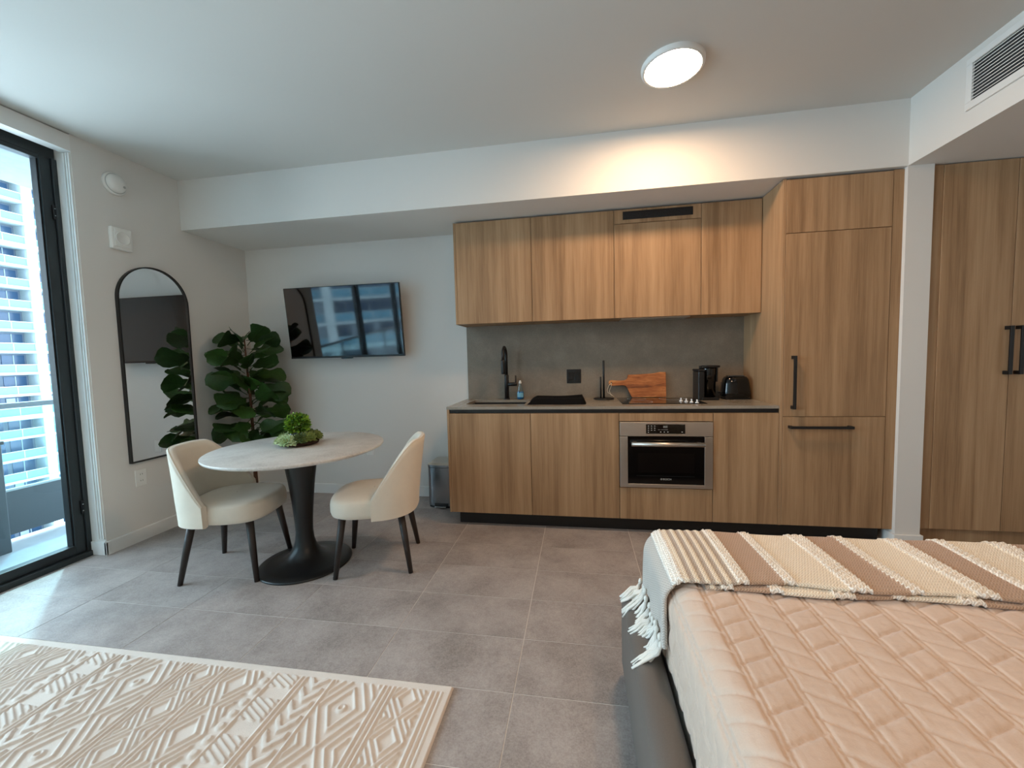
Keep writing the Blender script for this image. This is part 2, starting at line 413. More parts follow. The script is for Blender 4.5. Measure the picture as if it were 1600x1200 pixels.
FH = 2.85
t = thing('apartment_tower', 'white high-rise apartment tower with glass balconies across the street', 'building', (-72, 35, -42))
TXF = -70.0
Y_COL = [(19.0, 20.0), (28.4, 29.4), (40.3, 41.35), (45.4, 46.4), (57.3, 58.4)]; YT = 58.4
nfl = range(-14, 12)
ZB = 20.9-7*FH    # a slab level
part('core_wall', box(-84, TXF-1.7, 19, YT, -42, 37), 'tower_wall', t)
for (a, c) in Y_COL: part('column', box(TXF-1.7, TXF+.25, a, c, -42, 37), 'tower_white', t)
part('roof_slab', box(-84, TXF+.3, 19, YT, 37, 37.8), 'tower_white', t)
tmpl = {}
def tcopy(key, make, mat, z):
    if key not in tmpl: tmpl[key] = (make().mesh(key.split('#')[0], (-72, 35, -42)))
    o = link(key.split('#')[0], tmpl[key], mat, t); o.location = (0, 0, z); return o
def bars(ya, yb, x, n):
    m = MB(); m.box(x-.04, x+.04, ya, yb, 1.02, 1.10)
    for i in range(n+1):
        y = ya+(yb-ya)*i/n; m.box(x-.03, x+.03, y-.04, y+.04, 0, 1.02)
    return m
for f in nfl:
    z = ZB+f*FH
    thick = (f % 8) == 6
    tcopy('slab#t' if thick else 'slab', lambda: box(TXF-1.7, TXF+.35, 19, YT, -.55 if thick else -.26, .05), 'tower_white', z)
    for bi, (ya, yb) in enumerate(((29.4, 40.3), (20.0, 28.4), (41.35, 45.4), (46.4, 57.3))):
        n = (5, 4, 2, 5)[bi]; xr = TXF+.1 if bi != 2 else TXF-.5
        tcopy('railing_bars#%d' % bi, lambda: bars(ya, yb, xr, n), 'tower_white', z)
        tcopy('railing_glass#%d' % bi, lambda: box(xr-.015, xr+.015, ya, yb, .06, 1.02), 'tower_rail_glass', z)
        wn = (4, 3, 1, 4)[bi]; ww = (yb-ya)/wn
        for i in range(wn):
            y = ya+i*ww
            wo = tcopy('window#%d_%d' % (bi, i), lambda: box(TXF-1.7, TXF-1.62, y+.25, y+ww-.25, .1, 2.35), 'tower_glass', z)
            key = 'mullion#%d_%d' % (bi, i)
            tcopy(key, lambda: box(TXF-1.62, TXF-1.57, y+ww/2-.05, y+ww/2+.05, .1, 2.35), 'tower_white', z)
            if random.random() < .45:
                tcopy('curtain#%d_%d' % (bi, i), lambda: box(TXF-1.62, TXF-1.59, y+.3, y+ww*.42, .15, 2.3), 'tower_curtain', z)

# a second tower further along the street, mirrored in the television
t2 = t.copy(); COL.objects.link(t2); t2.location = (-22, -46, -42); t2.rotation_euler = (0, 0, rad(60)); t2['label'] = 'white apartment tower further along the street, mirrored in the television'
for ch in list(t.children):
    c2 = ch.copy(); COL.objects.link(c2); c2.parent = t2

# ------------------------------------------------------------------ ceiling lights
def disc(loc, label):
    t = thing('ceiling_light', label, 'ceiling light', loc)
    x, y, z = loc
    part('trim_ring', MB().lathe([(.138, -.022), (.146, -.026), (.155, -.018), (.157, 0)], loc, 48, cap=False), 'trim_paint', t)
    part('diffuser', MB().lathe([(.001, -.0245), (.13, -.0235), (.139, -.021)], loc, 48, cap=False), 'lamp_diffuser', t)
disc((3.695, -1.215, ZC), 'round flush ceiling light with a warm glowing disc over the kitchen aisle')
disc((4.25, -3.9, ZC), 'round flush ceiling light with a warm glowing disc above the bed')

# air grille on the bulkhead face
g = thing('air_grille', 'white rectangular air grille with thin horizontal slats on the bulkhead', 'vent', (XB, -1.4, 2.61))
b = MB(); ya, yb, za, zb = -1.80, -1.003, 2.481, 2.732; yi, yj, zi, zj = -1.765, -1.036, 2.517, 2.702
b.box(XB-.012, XB, ya, yb, za, zi); b.box(XB-.012, XB, ya, yb, zj, zb); b.box(XB-.012, XB, ya, yi, zi, zj); b.box(XB-.012, XB, yj, yb, zi, zj)
part('frame', b, 'trim_paint', g, .002)
part('backing', box(XB-.0015, XB-.0005, yi, yj, zi, zj), 'vent_dark', g)
sm = MB(); 
for k in range(11):
    z = zi+.008+k*(zj-zi-.012)/10.6
    part('slat', MB().prism([(XB-.011, z), (XB-.011, z+.004), (XB-.002, z+.0095), (XB-.002, z+.0055)], yi, yj, 'Y'), 'trim_paint', g)

# ------------------------------------------------------------------ left wall items
o = thing('smoke_detector', 'round white smoke detector high on the side wall', 'smoke detector', (0, -1.107, 2.556))
part('base', MB().lathe([(.076, 0), (.076, .012), (.070, .018)], (0, -1.107, 2.556), 40, 'X'), 'white_plastic', o)
part('cap', MB().lathe([(.062, .018), (.058, .034), (.048, .044), (.02, .048), (.001, .048)], (0, -1.107, 2.556), 40, 'X', cap=False), 'white_plastic', o)
part('sensor_ring', MB().lathe([(.062, .020), (.066, .0195), (.066, .017), (.062, .017)], (0, -1.107, 2.556), 40, 'X', cap=False), 'grey_plastic', o)
part('test_button', MB().lathe([(.008, .040), (.008, .049), (.0005, .049)], (0, -1.075, 2.54), 16, 'X'), 'grey_plastic', o)
o = thing('alarm_sounder', 'square white alarm sounder plate with round grille below the smoke detector', 'alarm', (0, -1.103, 2.176))
part('plate', box(0, .03, -1.17, -1.036, 2.10, 2.252), 'white_plastic', o, .008, 3)
part('front_cover', box(.03, .036, -1.155, -1.05, 2.118, 2.236), 'white_plastic', o, .004)
part('grille_disc', MB().lathe([(.046, .036), (.046, .0385), (.04, .0385), (.039, .0375), (.001, .0375)], (0, -1.103, 2.18), 36, 'X', cap=False), 'white_plastic', o)
def outlet_x(y0, y1, z0, z1):
    o = thing('wall_outlet', 'white wall outlet plate under the arched mirror', 'outlet', (0, (y0+y1)/2, z0))
    part('plate', box(0, .006, y0, y1, z0, z1), 'white_plastic', o, .003)
    for zc in (z0+.038, z1-.038):
        s = part('socket', box(.006, .0085, (y0+y1)/2-.017, (y0+y1)/2+.017, zc-.016, zc+.016), 'white_plastic', o, .004)
        for dy in (-.007, .007): part('slot', box(.0085, .009, (y0+y1)/2+dy-.0012, (y0+y1)/2+dy+.0012, zc-.003, zc+.007), 'black_matte', s)
outlet_x(-1.133, -1.056, .402, .525)
o = thing('wall_outlet', 'small white wall outlet low behind the dining table', 'outlet', (1.218, 0, .38))
part('plate', box(1.18, 1.257, -.006, 0, .382, .5), 'white_plastic', o, .003)
part('socket', box(1.20, 1.237, -.0085, -.006, .395, .487), 'white_plastic', o, .003)

# arched mirror
mo = thing('arched_mirror', 'tall arched mirror with a thin black frame on the side wall', 'mirror', (0, -.905, .582))
def arch(off, n=28):
    y0, y1, z0, zt = -1.163+off, -.645-off, .582+off, 2.02-off
    rr = (y1-y0)/2; yc = (y0+y1)/2; zc = zt-rr
    return [(y0, z0), (y1, z0)]+[(yc+rr*math.cos(a), zc+rr*math.sin(a)) for a in [PI*i/n for i in range(n+1)]]
A, B = arch(0), arch(.009)
m = MB(); n = len(A)
for x0, x1, ring in ((.002, .028, None),):
    vs = [(x0, *p) for p in A]+[(x1, *p) for p in A]+[(x1, *p) for p in B]+[(.016, *p) for p in B]
    fs = []
    for i in range(n):
        j = (i+1) % n
        fs += [(i, j, n+j, n+i), (n+i, n+j, 2*n+j, 2*n+i), (2*n+i, 2*n+j, 3*n+j, 3*n+i)]
    m.add(vs, fs)
part('frame', m, 'black_metal', mo)
part('mirror_glass', MB().prism(B, .004, .017, 'X'), 'mirror_glass', mo)

# ------------------------------------------------------------------ TV
tvw, tvh = 1.128, .645
tv = thing('television', 'flat black television tilted down on a wall bracket', 'television', (1.093, -.13, 1.64))
R = Matrix.Translation((1.093, -.132, 1.638)) @ Matrix.Rotation(rad(5.5), 4, 'X')
def tb(*a): return MB().box(*a, mat=R)
part('panel', tb(-tvw/2, tvw/2, -.012, .012, -tvh/2, tvh/2), 'black_satin', tv, .003)
part('back_housing', tb(-.36, .36, .012, .04, -.27, .12), 'black_matte', tv, .012)
part('screen', tb(-tvw/2+.006, tvw/2-.006, -.0135, -.0118, -tvh/2+.018, tvh/2-.006), 'screen_black', tv)
part('bottom_bezel', tb(-tvw/2, tvw/2, -.0135, -.0118, -tvh/2, -tvh/2+.015), 'black_metal', tv)
part('receiver', tb(-.055, .055, -.014, .006, -tvh/2-.010, -tvh/2), 'black_gloss', tv, .002)
b = MB(); b.box(.95, 1.236, -.02, -.001, 1.5, 1.76); b.tube([(1.0, -.02, 1.55), (1.0, -.085, 1.60)], .012); b.tube([(1.186, -.02, 1.55), (1.186, -.085, 1.60)], .012)
b.tube([(1.0, -.02, 1.72), (1.0, -.095, 1.72)], .012); b.tube([(1.186, -.02, 1.72), (1.186, -.095, 1.72)], .012)
part('wall_bracket', b, 'black_metal', tv)

# ------------------------------------------------------------------ kitchen: base cabinets
XL = [2.219, 2.838, 3.469, 4.093, 4.505]
G = .0018
def door(x0, x1, z0, z1, yf, parent, name='door', th=.02, mat='oak'):
    return part(name, box(x0+G, x1-G, yf, yf+th, z0+G, z1-G), mat, parent, .0012, 1)
labels = ['oak base cabinet with plain door under the sink', 'oak base cabinet with plain door between sink unit and oven',
          'oak oven housing with narrow strip above and drawer front below the oven', 'narrow oak base cabinet between oven and tall unit']
for k in range(4):
    x0, x1 = XL[k], XL[k+1]
    c = thing('base_cabinet', labels[k], 'cabinet', ((x0+x1)/2, -.3, .1), group='kitchen base cabinets')
    if k == 2:
        b = MB(); b.box(x0, x0+.018, YL+.022, -.02, .101, .893); b.box(x1-.018, x1, YL+.022, -.02, .101, .893); b.box(x0+.018, x1-.018, YL+.022, -.02, .101, .119); b.box(x0+.018, x1-.018, YL+.022, -.02, .312, .33); b.box(x0+.018, x1-.018, YL+.03, -.02, .81, .86); b.box(x0+.018, x1-.018, -.05, -.02, .12, .31)
        part('carcass', b, 'oak', c)
        door(x0, x1, .101, .333, YL, c, 'drawer_front'); door(x0, x1, .806, .865, YL, c, 'top_strip')
    else:
        b = MB()
        if k == 0: b.box(x0, x1, YL+.022, -.02, .101, .66); b.box(x0, x1, -.57, -.475, .66, .893)
        else: b.box(x0, x1, YL+.022, -.02, .101, .893)
        part('carcass', b, 'oak', c)
        door(x0, x1, .101, .865, YL, c)
    if k == 0: part('end_panel', box(x0-.018, x0, YL, -.002, .101, .893), 'oak', c, .001, 1)
    part('finger_rail', box(x0+(0.004 if k == 0 else 0), x1-(.006 if k == 3 else 0), YL+.006, YL+.0219, .867, .893), 'black_satin', c)
struct('trim_5', box(2.262, 5.14, -.553, -.535, 0, .1), 'toe_kick_black', 'black toe kick under the kitchen cabinets')
# worktop with cut-out for the sink
SX0, SX1, SY0, SY1 = 2.30, 2.775, -.44, -.135
b = MB()
for a in ((2.199, SX0, YL, -.012), (SX1, 4.503, YL, -.012), (SX0, SX1, YL, SY0), (SX0, SX1, SY1, -.012)): b.box(a[0], a[1], a[2], a[3], .894, ZT)
single('worktop', b, 'worktop_stone', 'taupe stone worktop over the base cabinets with sink cut-out', 'worktop', (3.35, -.3, .894))
s = thing('sink', 'dark undermount sink basin sunk in the taupe worktop', 'sink', (2.54, -.29, .7))
b = MB(); e = .012
b.box(SX0-e, SX0, SY0-e, SY1+e, .69, .8935); b.box(SX1, SX1+e, SY0-e, SY1+e, .69, .8935); b.box(SX0, SX1, SY0-e, SY0, .69, .8935); b.box(SX0, SX1, SY1, SY1+e, .69, .8935); b.box(SX0, SX1, SY0, SY1, .69, .70)
part('basin', b, 'black_matte', s); part('drain', MB().lathe([(.045, .70), (.045, .703), (.03, .704), (.001, .701)], (2.54, -.29, 0), 24, cap=False), 'chrome', s)
struct('wall_backsplash', box(2.207, 4.505, -.012, 0, ZT, 1.56), 'backsplash_stone', 'grey-brown stone backsplash')
# faucet
fx, fy = 2.572, -.075
f = thing('kitchen_faucet', 'matte black arched pull-down kitchen faucet with side lever', 'faucet', (fx, fy, ZT))
part('base_ring', MB().lathe([(.027, 0), (.027, .006), (.022, .010)], (fx, fy, ZT), 24), 'black_metal', f)
part('body', MB().lathe([(.0195, 0), (.0195, .21), (.0165, .215)], (fx, fy, ZT), 24), 'black_metal', f)
pts = [(fx, fy, ZT+.2), (fx, fy, 1.29)]+[(fx, fy-.075+.075*math.cos(a), 1.29+.075*math.sin(a)) for a in [PI*i/14 for i in range(1, 15)]]+[(fx, fy-.15, 1.25)]
part('spout', MB().tube(pts, .0125, 14), 'black_metal', f)
part('spray_head', MB().lathe([(.0145, 1.14), (.0175, 1.15), (.0175, 1.25), (.0135, 1.262)], (fx, fy-.15, 0), 20), 'black_metal', f)
b = MB(); b.lathe([(.0165, .0), (.0165, .085), (.012, .09)], (fx, fy, 1.045), 20, 'X'); part('lever_hub', b, 'black_metal', f)
part('lever', MB().tube([(fx+.08, fy, 1.04), (fx+.08, fy, 1.12)], .006, 10), 'black_metal', f)
# soap bottle
sx, sy = 2.692, -.085
s = thing('dish_soap_bottle', 'small clear dish soap bottle with blue liquid beside the faucet', 'bottle', (sx, sy, ZT))
prof = [(.026, 0), (.031, .006), (.031, .05), (.027, .075), (.020, .10), (.013, .125), (.011, .135)]
part('liquid', MB().lathe([(.024, .003), (.029, .008), (.029, .05), (.0265, .066), (.0005, .067)], (sx, sy, ZT), 24, sy=.65), 'soap_blue', s)
part('bottle', MB().lathe(prof, (sx, sy, ZT), 24, sy=.65), 'bottle_clear', s)
part('label', MB().grid([[(sx+.0315*math.cos(a), sy+.0315*.66*math.sin(a), z+ZT) for z in (.02, .058)] for a in [rad(-145+110*i/12) for i in range(13)]]), 'label_blue', s)
part('cap', MB().lathe([(.012, .135), (.012, .150), (.008, .153), (.008, .163), (.0005, .164)], (sx, sy, ZT), 18), 'white_plastic', s)
# drying mat (folded)
m = MB(); X0, X1, Y0, Y1 = 2.80, 3.24, -.50, -.12
nu, nv = 26, 18; rows = []
for i in range(nu+1):
    u = i/nu; row = []
    for j in range(nv+1):
        v = j/nv
        e = min(1, min(u*9, (1-u)*30, v*14, (1-v)*14)); e = max(e, 0)**.6
        h = ZT+.001+(.030+.010*u+.004*math.sin(u*5+v*2)+.003*math.sin(v*9))*e
        row.append((X0+(X1-X0)*u+.006*math.sin(v*6), Y0+(Y1-Y0)*v+.008*math.sin(u*7), h))
    rows.append(row)
m.grid(rows)
bot = [[(p[0], p[1], ZT+.0005) for p in row] for row in rows]; m.grid(bot)
single('drying_mat', m, 'mat_black', 'folded black drying mat lying beside the sink', 'mat', (3.02, -.31, ZT))
# black wall outlet on backsplash
o = thing('wall_outlet', 'square black outlet on the grey stone backsplash', 'outlet', (3.15, -.012, 1.045))
part('plate', box(3.09, 3.212, -.018, -.012, 1.043, 1.163), 'black_satin', o, .003)
for xc in (3.125, 3.177):
    s = part('socket', box(xc-.018, xc+.018, -.0205, -.018, 1.07, 1.137), 'black_gloss', o, .003)
    for dz in (1.085, 1.118):
        for dx in (-.006, .006): part('slot', box(xc+dx-.0012, xc+dx+.0012, -.021, -.0205, dz-.004, dz+.005), 'gasket', s)
# paper towel holder
hx, hy = 3.395, -.13
h = thing('paper_towel_holder', 'black paper towel holder with one tall and one short rod', 'paper towel holder', (hx, hy, ZT))
part('base', MB().lathe([(.082, 0), (.084, .005), (.080, .011), (.001, .012)], (hx, hy, ZT), 40, cap=False), 'black_metal', h)
part('tall_rod', MB().lathe([(.0085, .01), (.0085, .318), (.006, .321)], (hx, hy, ZT), 16), 'black_metal', h)
part('short_rod', MB().lathe([(.0065, .008), (.0065, .185), (.004, .187)], (hx-.024, hy-.004, ZT), 14), 'black_metal', h)
# hob
h = thing('cooktop', 'black glass induction cooktop set into the worktop', 'cooktop', (3.795, -.27, ZT))
part('glass', box(3.505, 4.09, -.495, -.06, ZT+.0002, ZT+.005), 'hob_glass', h, .002)
for cx, cy, rr in ((3.65, -.39, .085), (3.65, -.17, .07), (3.92, -.17, .095)):
    part('zone_ring', MB().lathe([(rr, .0052), (rr, .0055), (rr+.002, .0055), (rr+.002, .0052)], (cx, cy, ZT), 40, cap=False), 'grey_plastic', h)
for k in range(4):
    kx, ky = 3.945+k*.026, -.36-k*.042
    o = thing('control_knob', ['white knob on the black cooktop farthest from the worktop front edge', 'white knob on the black cooktop, third from the worktop front edge', 'white knob on the black cooktop, second from the worktop front edge', 'white knob on the black cooktop nearest the worktop front edge'][k], 'knob', (kx, ky, ZT+.005), group='white knobs on the cooktop')
    part('skirt', MB().lathe([(.013, 0), (.013, .004), (.010, .007)], (kx, ky, ZT+.0052), 16), 'knob_white', o)
    part('grip', box(kx-.0035, kx+.0035, ky-.010, ky+.010, ZT+.0122, ZT+.030), 'knob_white', o, .002)
# cutting board leaning on the backsplash
cb = thing('cutting_board', 'acacia cutting board with handle leaning on the backsplash', 'cutting board', (3.72, -.05, ZT+.006))
out = [(3.628, .922), (3.90, .922), (3.902, 1.124), (3.86, 1.127), (3.80, 1.116), (3.74, 1.113), (3.66, 1.109), (3.603, 1.108), (3.598, 1.095), (3.592, 1.075), (3.572, 1.062), (3.535, 1.060), (3.495, 1.062), (3.462, 1.066), (3.444, 1.058), (3.440, 1.040), (3.449, 1.024), (3.470, 1.018), (3.510, 1.020), (3.555, 1.022), (3.578, 1.016), (3.592, .998), (3.606, .965)]
m = MB(); lean = lambda z: -.052+(z-.92)*.16
hole = (3.463, 1.042, .007); nh = 10
vs = []; n = len(out)
for dy in (-.017, 0):
    vs += [(x, lean(z)+dy, z) for x, z in out]
m.add(vs, [tuple(range(n)), tuple(range(n, 2*n))[::-1]]+[(i, (i+1) % n, (i+1) % n+n, i+n) for i in range(n)])
part('board', m, 'acacia', cb, .002)
m = MB(); m.lathe([(.0075, -.0012), (.0075, 0), (.0005, 0)], (3.463, lean(1.042)-.0172, 1.042), 14, 'Y'); part('hang_hole', m, 'black_matte', cb)
ly = lean(1.04)-.021
part('rope_loop', MB().tube([(3.464, ly+.004, 1.042), (3.462, ly-.004, 1.02), (3.452, ly-.006, .995), (3.444, ly-.005, .975), (3.455, ly-.006, .95), (3.475, ly-.008, .934), (3.484, ly-.012, .9265)], .0022, 8)
     .tube([(3.461, ly+.004, 1.042), (3.442, ly-.003, 1.022), (3.428, ly-.004, .985), (3.433, ly-.005, .962), (3.452, ly-.009, .951), (3.466, ly-.011, .936)], .0022, 8), 'rope', cb)
# coffee maker
kx, ky = 4.135, -.185
c = thing('coffee_maker', 'black pod coffee maker beside the toaster', 'coffee maker', (kx, ky, ZT))
b = MB(); b.box(4.095, 4.14, -.26, -.10, ZT, 1.135); part('water_tank', b, 'black_satin', c, .008, 3)
part('tank_lid', box(4.093, 4.142, -.263, -.097, 1.136, 1.150), 'black_matte', c, .004)
part('lid_knob', MB().lathe([(.010, 0), (.010, .022), (.008, .026)], (4.125, -.2, 1.15), 14), 'black_matte', c)
part('body', MB().lathe([(.052, .02), (.052, .24), (.050, .247)], (4.188, ky, ZT), 32), 'black_gloss', c)
part('base', box(4.12, 4.243, -.27, -.11, ZT, ZT+.020), 'black_satin', c, .006, 3)
part('head', box(4.155, 4.252, -.255, -.115, 1.162, 1.178), 'black_satin', c, .004)
part('handle', box(4.240, 4.252, -.205, -.165, 1.05, 1.162), 'black_satin', c, .003)
# toaster
tx, ty = 4.388, -.17
c = thing('toaster', 'rounded glossy black two-slice toaster in the worktop corner', 'toaster', (tx, ty, ZT))
prof = [(.097, .012), (.103, .02), (.100, .06), (.094, .12), (.086, .155), (.074, .172), (.045, .178), (.001, .179)]
def sq(prof, c, ex=.62, n=40, fy=.72):
    P = []
    for r_, z_ in prof:
        row = []
        for i in range(n+1):
            a = 2*PI*i/n; ca, sa = math.cos(a), math.sin(a)
            row.append((c[0]+r_*math.copysign(abs(ca)**ex, ca), c[1]+fy*r_*math.copysign(abs(sa)**ex, sa), c[2]+z_))
        P.append(row)
    return MB().grid(P)
part('shell', sq(prof, (tx, ty, ZT)), 'black_gloss', c)
part('base', box(tx-.088, tx+.088, ty-.062, ty+.062, ZT, ZT+.014), 'black_matte', c, .006)
for dy in (-.022, .022): part('bread_slot', box(tx-.055, tx+.055, ty+dy-.012, ty+dy+.012, ZT+.1765, ZT+.181), 'vent_dark', c)
part('lever', box(tx-.125, tx-.098, ty-.018, ty+.018, ZT+.045, ZT+.058), 'black_satin', c, .003)
part('lever_slot', box(tx-.102, tx-.0985, ty-.004, ty+.004, ZT+.04, ZT+.13), 'vent_dark', c)

# oven
ov = thing('built_in_oven', 'stainless built-in oven with black glass door and bar handle', 'oven', (3.781, YL, .337))
ox0, ox1 = 3.4725, 4.0895
part('cavity_box', box(ox0+.025, ox1-.025, YL+.03, -.08, .345, .795), 'black_matte', ov)
part('control_panel', box(ox0, ox1, YL-.012, YL+.02, .704, .803), 'steel', ov, .002)
dp = part('display', box(3.65, 3.909, YL-.0135, YL-.0119, .722, .788), 'black_gloss', ov)
marks = MB(); y = YL-.0138
for ix in range(3):
    for iz in range(4):
        if iz == 3 and ix > 0: continue
        x = 3.666+ix*.021; z = .776-iz*.0145; marks.box(x-.004, x+.004, y, y+.0005, z-.0022, z+.0022)
for x in (3.748, 3.772, 3.795, 3.889): marks.box(x-.004, x+.004, y, y+.0005, .732, .737)
marks.box(3.73, 3.745, y, y+.0005, .7495, .751); marks.box(3.752, 3.795, y, y+.0005, .7495, .751)
for x in (3.769, 3.7785, 3.788):
    marks.box(x-.0035, x+.0035, y, y+.0005, .776, .7775); marks.box(x-.0035, x+.0035, y, y+.0005, .7645, .766); marks.box(x-.0035, x-.0022, y, y+.0005, .766, .776); marks.box(x+.0022, x+.0035, y, y+.0005, .766, .776)
mk = part('display_mark', marks, 'white_led', dp)
fr = MB(); fr.box(ox0, ox0+.054, YL-.012, YL+.02, .338, .700); fr.box(ox1-.054, ox1, YL-.012, YL+.02, .338, .700); fr.box(ox0+.054, ox1-.054, YL-.012, YL+.02, .338, .364)
part('door_frame', fr, 'steel', ov, .002)
part('door_glass', box(ox0+.054, ox1-.054, YL-.010, YL+.018, .364, .700), 'black_gloss', ov)
part('inner_window', box(3.595, 3.97, YL-.0108, YL-.0099, .445, .585), 'screen_black', ov)
part('door_line', box(3.585, 3.975, YL-.011, YL-.0099, .421, .4225), 'dark_frame', ov)
hd = part('handle', MB().tube([(3.548, YL-.05, .654), (4.028, YL-.05, .654)], .0155, 20), 'steel', ov)
for x in (3.575, 4.0): part('handle_post', box(x-.012, x+.012, YL-.05, YL-.010, .646, .664), 'steel', hd, .002)
def text_mesh(txt, size, loc, mat, parent, name, ext=.0004):
    cu = bpy.data.curves.new(name, 'FONT'); cu.body = txt; cu.size = size; cu.extrude = ext; cu.align_x = 'LEFT'
    o = bpy.data.objects.new(name, cu); COL.objects.link(o)
    dg = bpy.context.evaluated_depsgraph_get(); me = bpy.data.meshes.new_from_object(o.evaluated_get(dg)); bpy.data.objects.remove(o)
    me.transform(Matrix.Rotation(PI/2, 4, 'X')); me.transform(Matrix.Translation(Vector(loc)-parent.location)); me.materials.clear()
    return link(name, me, mat, parent)
text_mesh('BOSCH', .0175, (3.762, YL-.0112, .3945), 'grey_plastic', ov, 'brand_lettering')
m = MB(); m.lathe([(.0062, -.0003), (.0062, .0003), (.0048, .0003), (.0048, -.0003)], (3.752, YL-.0112, .4005), 24, 'Y', cap=False); m.box(3.7508, 3.7532, YL-.0115, YL-.0105, .397, .404)
part('brand_emblem', m, 'grey_plastic', ov)

# ------------------------------------------------------------------ wall cabinets
XU = [2.207, 2.837, 3.469, 4.093, 4.503]
UL = ['oak wall cabinet over the sink with free side panel', 'oak wall cabinet left of the range hood unit', 'oak wall cabinet with built-in range hood and black slot grille', 'narrow oak wall cabinet against the tall unit']
UL[1] = 'oak wall cabinet between sink cabinet and range hood unit'
ZU, ZTOP = 1.556, 2.366
for k in range(4):
    x0, x1 = XU[k], XU[k+1]
    c = thing('wall_cabinet', UL[k], 'cabinet', ((x0+x1)/2, -.16, ZU), group='kitchen wall cabinets')
    if k == 0: part('side_panel', box(x0, x0+.018, YU, -.001, ZU, ZTOP), 'oak', c, .001, 1); x0 += .018
    part('carcass', box(x0, x1, YU+.021, -.001, ZU+.004, ZTOP), 'oak', c)
    if k == 2:
        door(x0, x1, ZU, 2.26, YU, c)
        fp = door(x0, x1, 2.26, ZTOP, YU, c, 'hood_fascia')
        gr = part('slot_grille', box(3.535, 4.035, YU-.002, YU+.0005, 2.289, 2.349), 'black_matte', fp, .001, 1)
        for i in range(5): part('grille_bar', box(3.54, 4.03, YU-.0035, YU-.002, 2.297+i*.011, 2.300+i*.011), 'black_satin', fp)
        part('hood_filter', box(x0+.06, x1-.06, YU+.06, -.06, ZU-.004, ZU+.0035), 'steel', c)
    else: door(x0, x1, ZU, ZTOP, YU, c)

# ------------------------------------------------------------------ tall unit
TX0, TX1 = 4.505, 5.126
c = thing('tall_fridge_unit', 'tall oak unit hiding a fridge with black bar handles', 'cabinet', ((TX0+TX1)/2, -.3, .1))
part('side_panel', box(TX0, TX0+.019, YL, -.001, .101, 2.372), 'oak', c, .001, 1)
part('carcass', box(TX0+.019, TX1, YL+.022, -.001, .101, 2.368), 'oak', c)
door(TX0+.019, TX1, 2.029, 2.368, YL, c, 'top_door')
d1 = door(TX0+.019, TX1, .839, 2.029, YL, c, 'door'); d2 = door(TX0+.019, TX1, .101, .839, YL, c, 'drawer_front')
part('filler_strip', box(TX1+.001, XB-.001, YL+.003, -.05, .101, 2.372), 'oak', c)
def barhandle(parent, p0, p1, y, name='handle', r=.009):
    m = MB()
    if abs(p0[0]-p1[0]) < 1e-6:
        x = p0[0]; z0, z1 = sorted((p0[1], p1[1])); m.box(x-r, x+r, y-.042, y-.03, z0, z1); m.box(x-r, x+r, y-.036, y, z0, z0+.022); m.box(x-r, x+r, y-.036, y, z1-.022, z1)
    else:
        z = p0[1]; x0, x1 = sorted((p0[0], p1[0])); m.box(x0, x1, y-.042, y-.03, z-r, z+r); m.box(x0, x0+.022, y-.036, y, z-r, z+r); m.box(x1-.022, x1, y-.036, y, z-r, z+r)
    h = part(name, m, 'black_metal', parent, .002); h['label'] = 'matte black bar handle'
barhandle(d1, (4.578, .892), (4.578, 1.242), YL); barhandle(d2, (4.556, .772), (4.928, .772), YL)

# wardrobe
wd = thing('wardrobe', 'built-in oak wardrobe with tall doors and black bar handles', 'wardrobe', (6.0, -.3, 0))
YD = -.62
part('filler_strip', box(XP+.003, 5.386, YD+.004, YD+.02, .117, 2.374), 'oak', wd)
part('carcass', box(XP+.003, 6.93, YD+.022, -.001, .117, 2.374), 'oak', wd)
part('plinth', box(XP+.014, 6.93, -.56, -.54, 0, .117), 'oak', wd)
for k in range(4):
    x0 = 5.387+k*.383; d = door(x0, x0+.383, .117, 2.374, YD, wd)
    hx = x0+.383-.026 if k % 2 == 0 else x0+.03
    barhandle(d, (hx, 1.10), (hx, 1.392), YD)

# ------------------------------------------------------------------ trash can
c = thing('trash_can', 'small stainless step trash can beside the base cabinets', 'trash can', (2.02, -.165, 0))
def dshape(x0, x1, yb, yf, n=16):
    # back flat, front bowed
    xc = (x0+x1)/2; P = [(x0, yb), (x0, yf+.07)]
    for i in range(n+1):
        a = PI+PI*i/n; cx = math.cos(a); sx_ = math.sin(a)
        P.append((xc+(x1-x0)/2*math.copysign(abs(cx)**.6, cx), yf+.07+.07*math.copysign(abs(sx_)**.75, sx_)))
    P += [(x1, yf+.07), (x1, yb)]; return P
def loft(P0, z0, P1, z1): 
    m = MB(); n = len(P0); m.add([(p[0], p[1], z0) for p in P0]+[(p[0], p[1], z1) for p in P1], [(i, (i+1) % n, (i+1) % n+n, i+n) for i in range(n)], True)
    m.add([(p[0], p[1], z1) for p in P1], [tuple(range(n))]); m.add([(p[0], p[1], z0) for p in P0], [tuple(range(n))[::-1]]); return m
D = dshape(1.885, 2.145, -.03, -.285)
part('base', loft(dshape(1.888, 2.142, -.032, -.282), 0, dshape(1.888, 2.142, -.032, -.282), .018), 'black_matte', c)
part('body', loft(D, .018, D, .348), 'can_steel', c)
part('gap_band', loft(dshape(1.889, 2.141, -.034, -.281), .348, dshape(1.889, 2.141, -.034, -.281), .353), 'black_matte', c)
m = loft(dshape(1.883, 2.147, -.028, -.287), .353, dshape(1.883, 2.147, -.028, -.287), .372); part('lid', m, 'can_steel', c)
part('lid_top', loft(dshape(1.883, 2.147, -.028, -.287), .372, dshape(1.905, 2.125, -.045, -.262), .388), 'steel', c)
part('pedal', box(1.965, 2.065, -.325, -.27, .016, .026), 'chrome', c, .004); part('pedal_slot', box(1.955, 2.075, -.2875, -.27, .010, .040), 'black_matte', c)

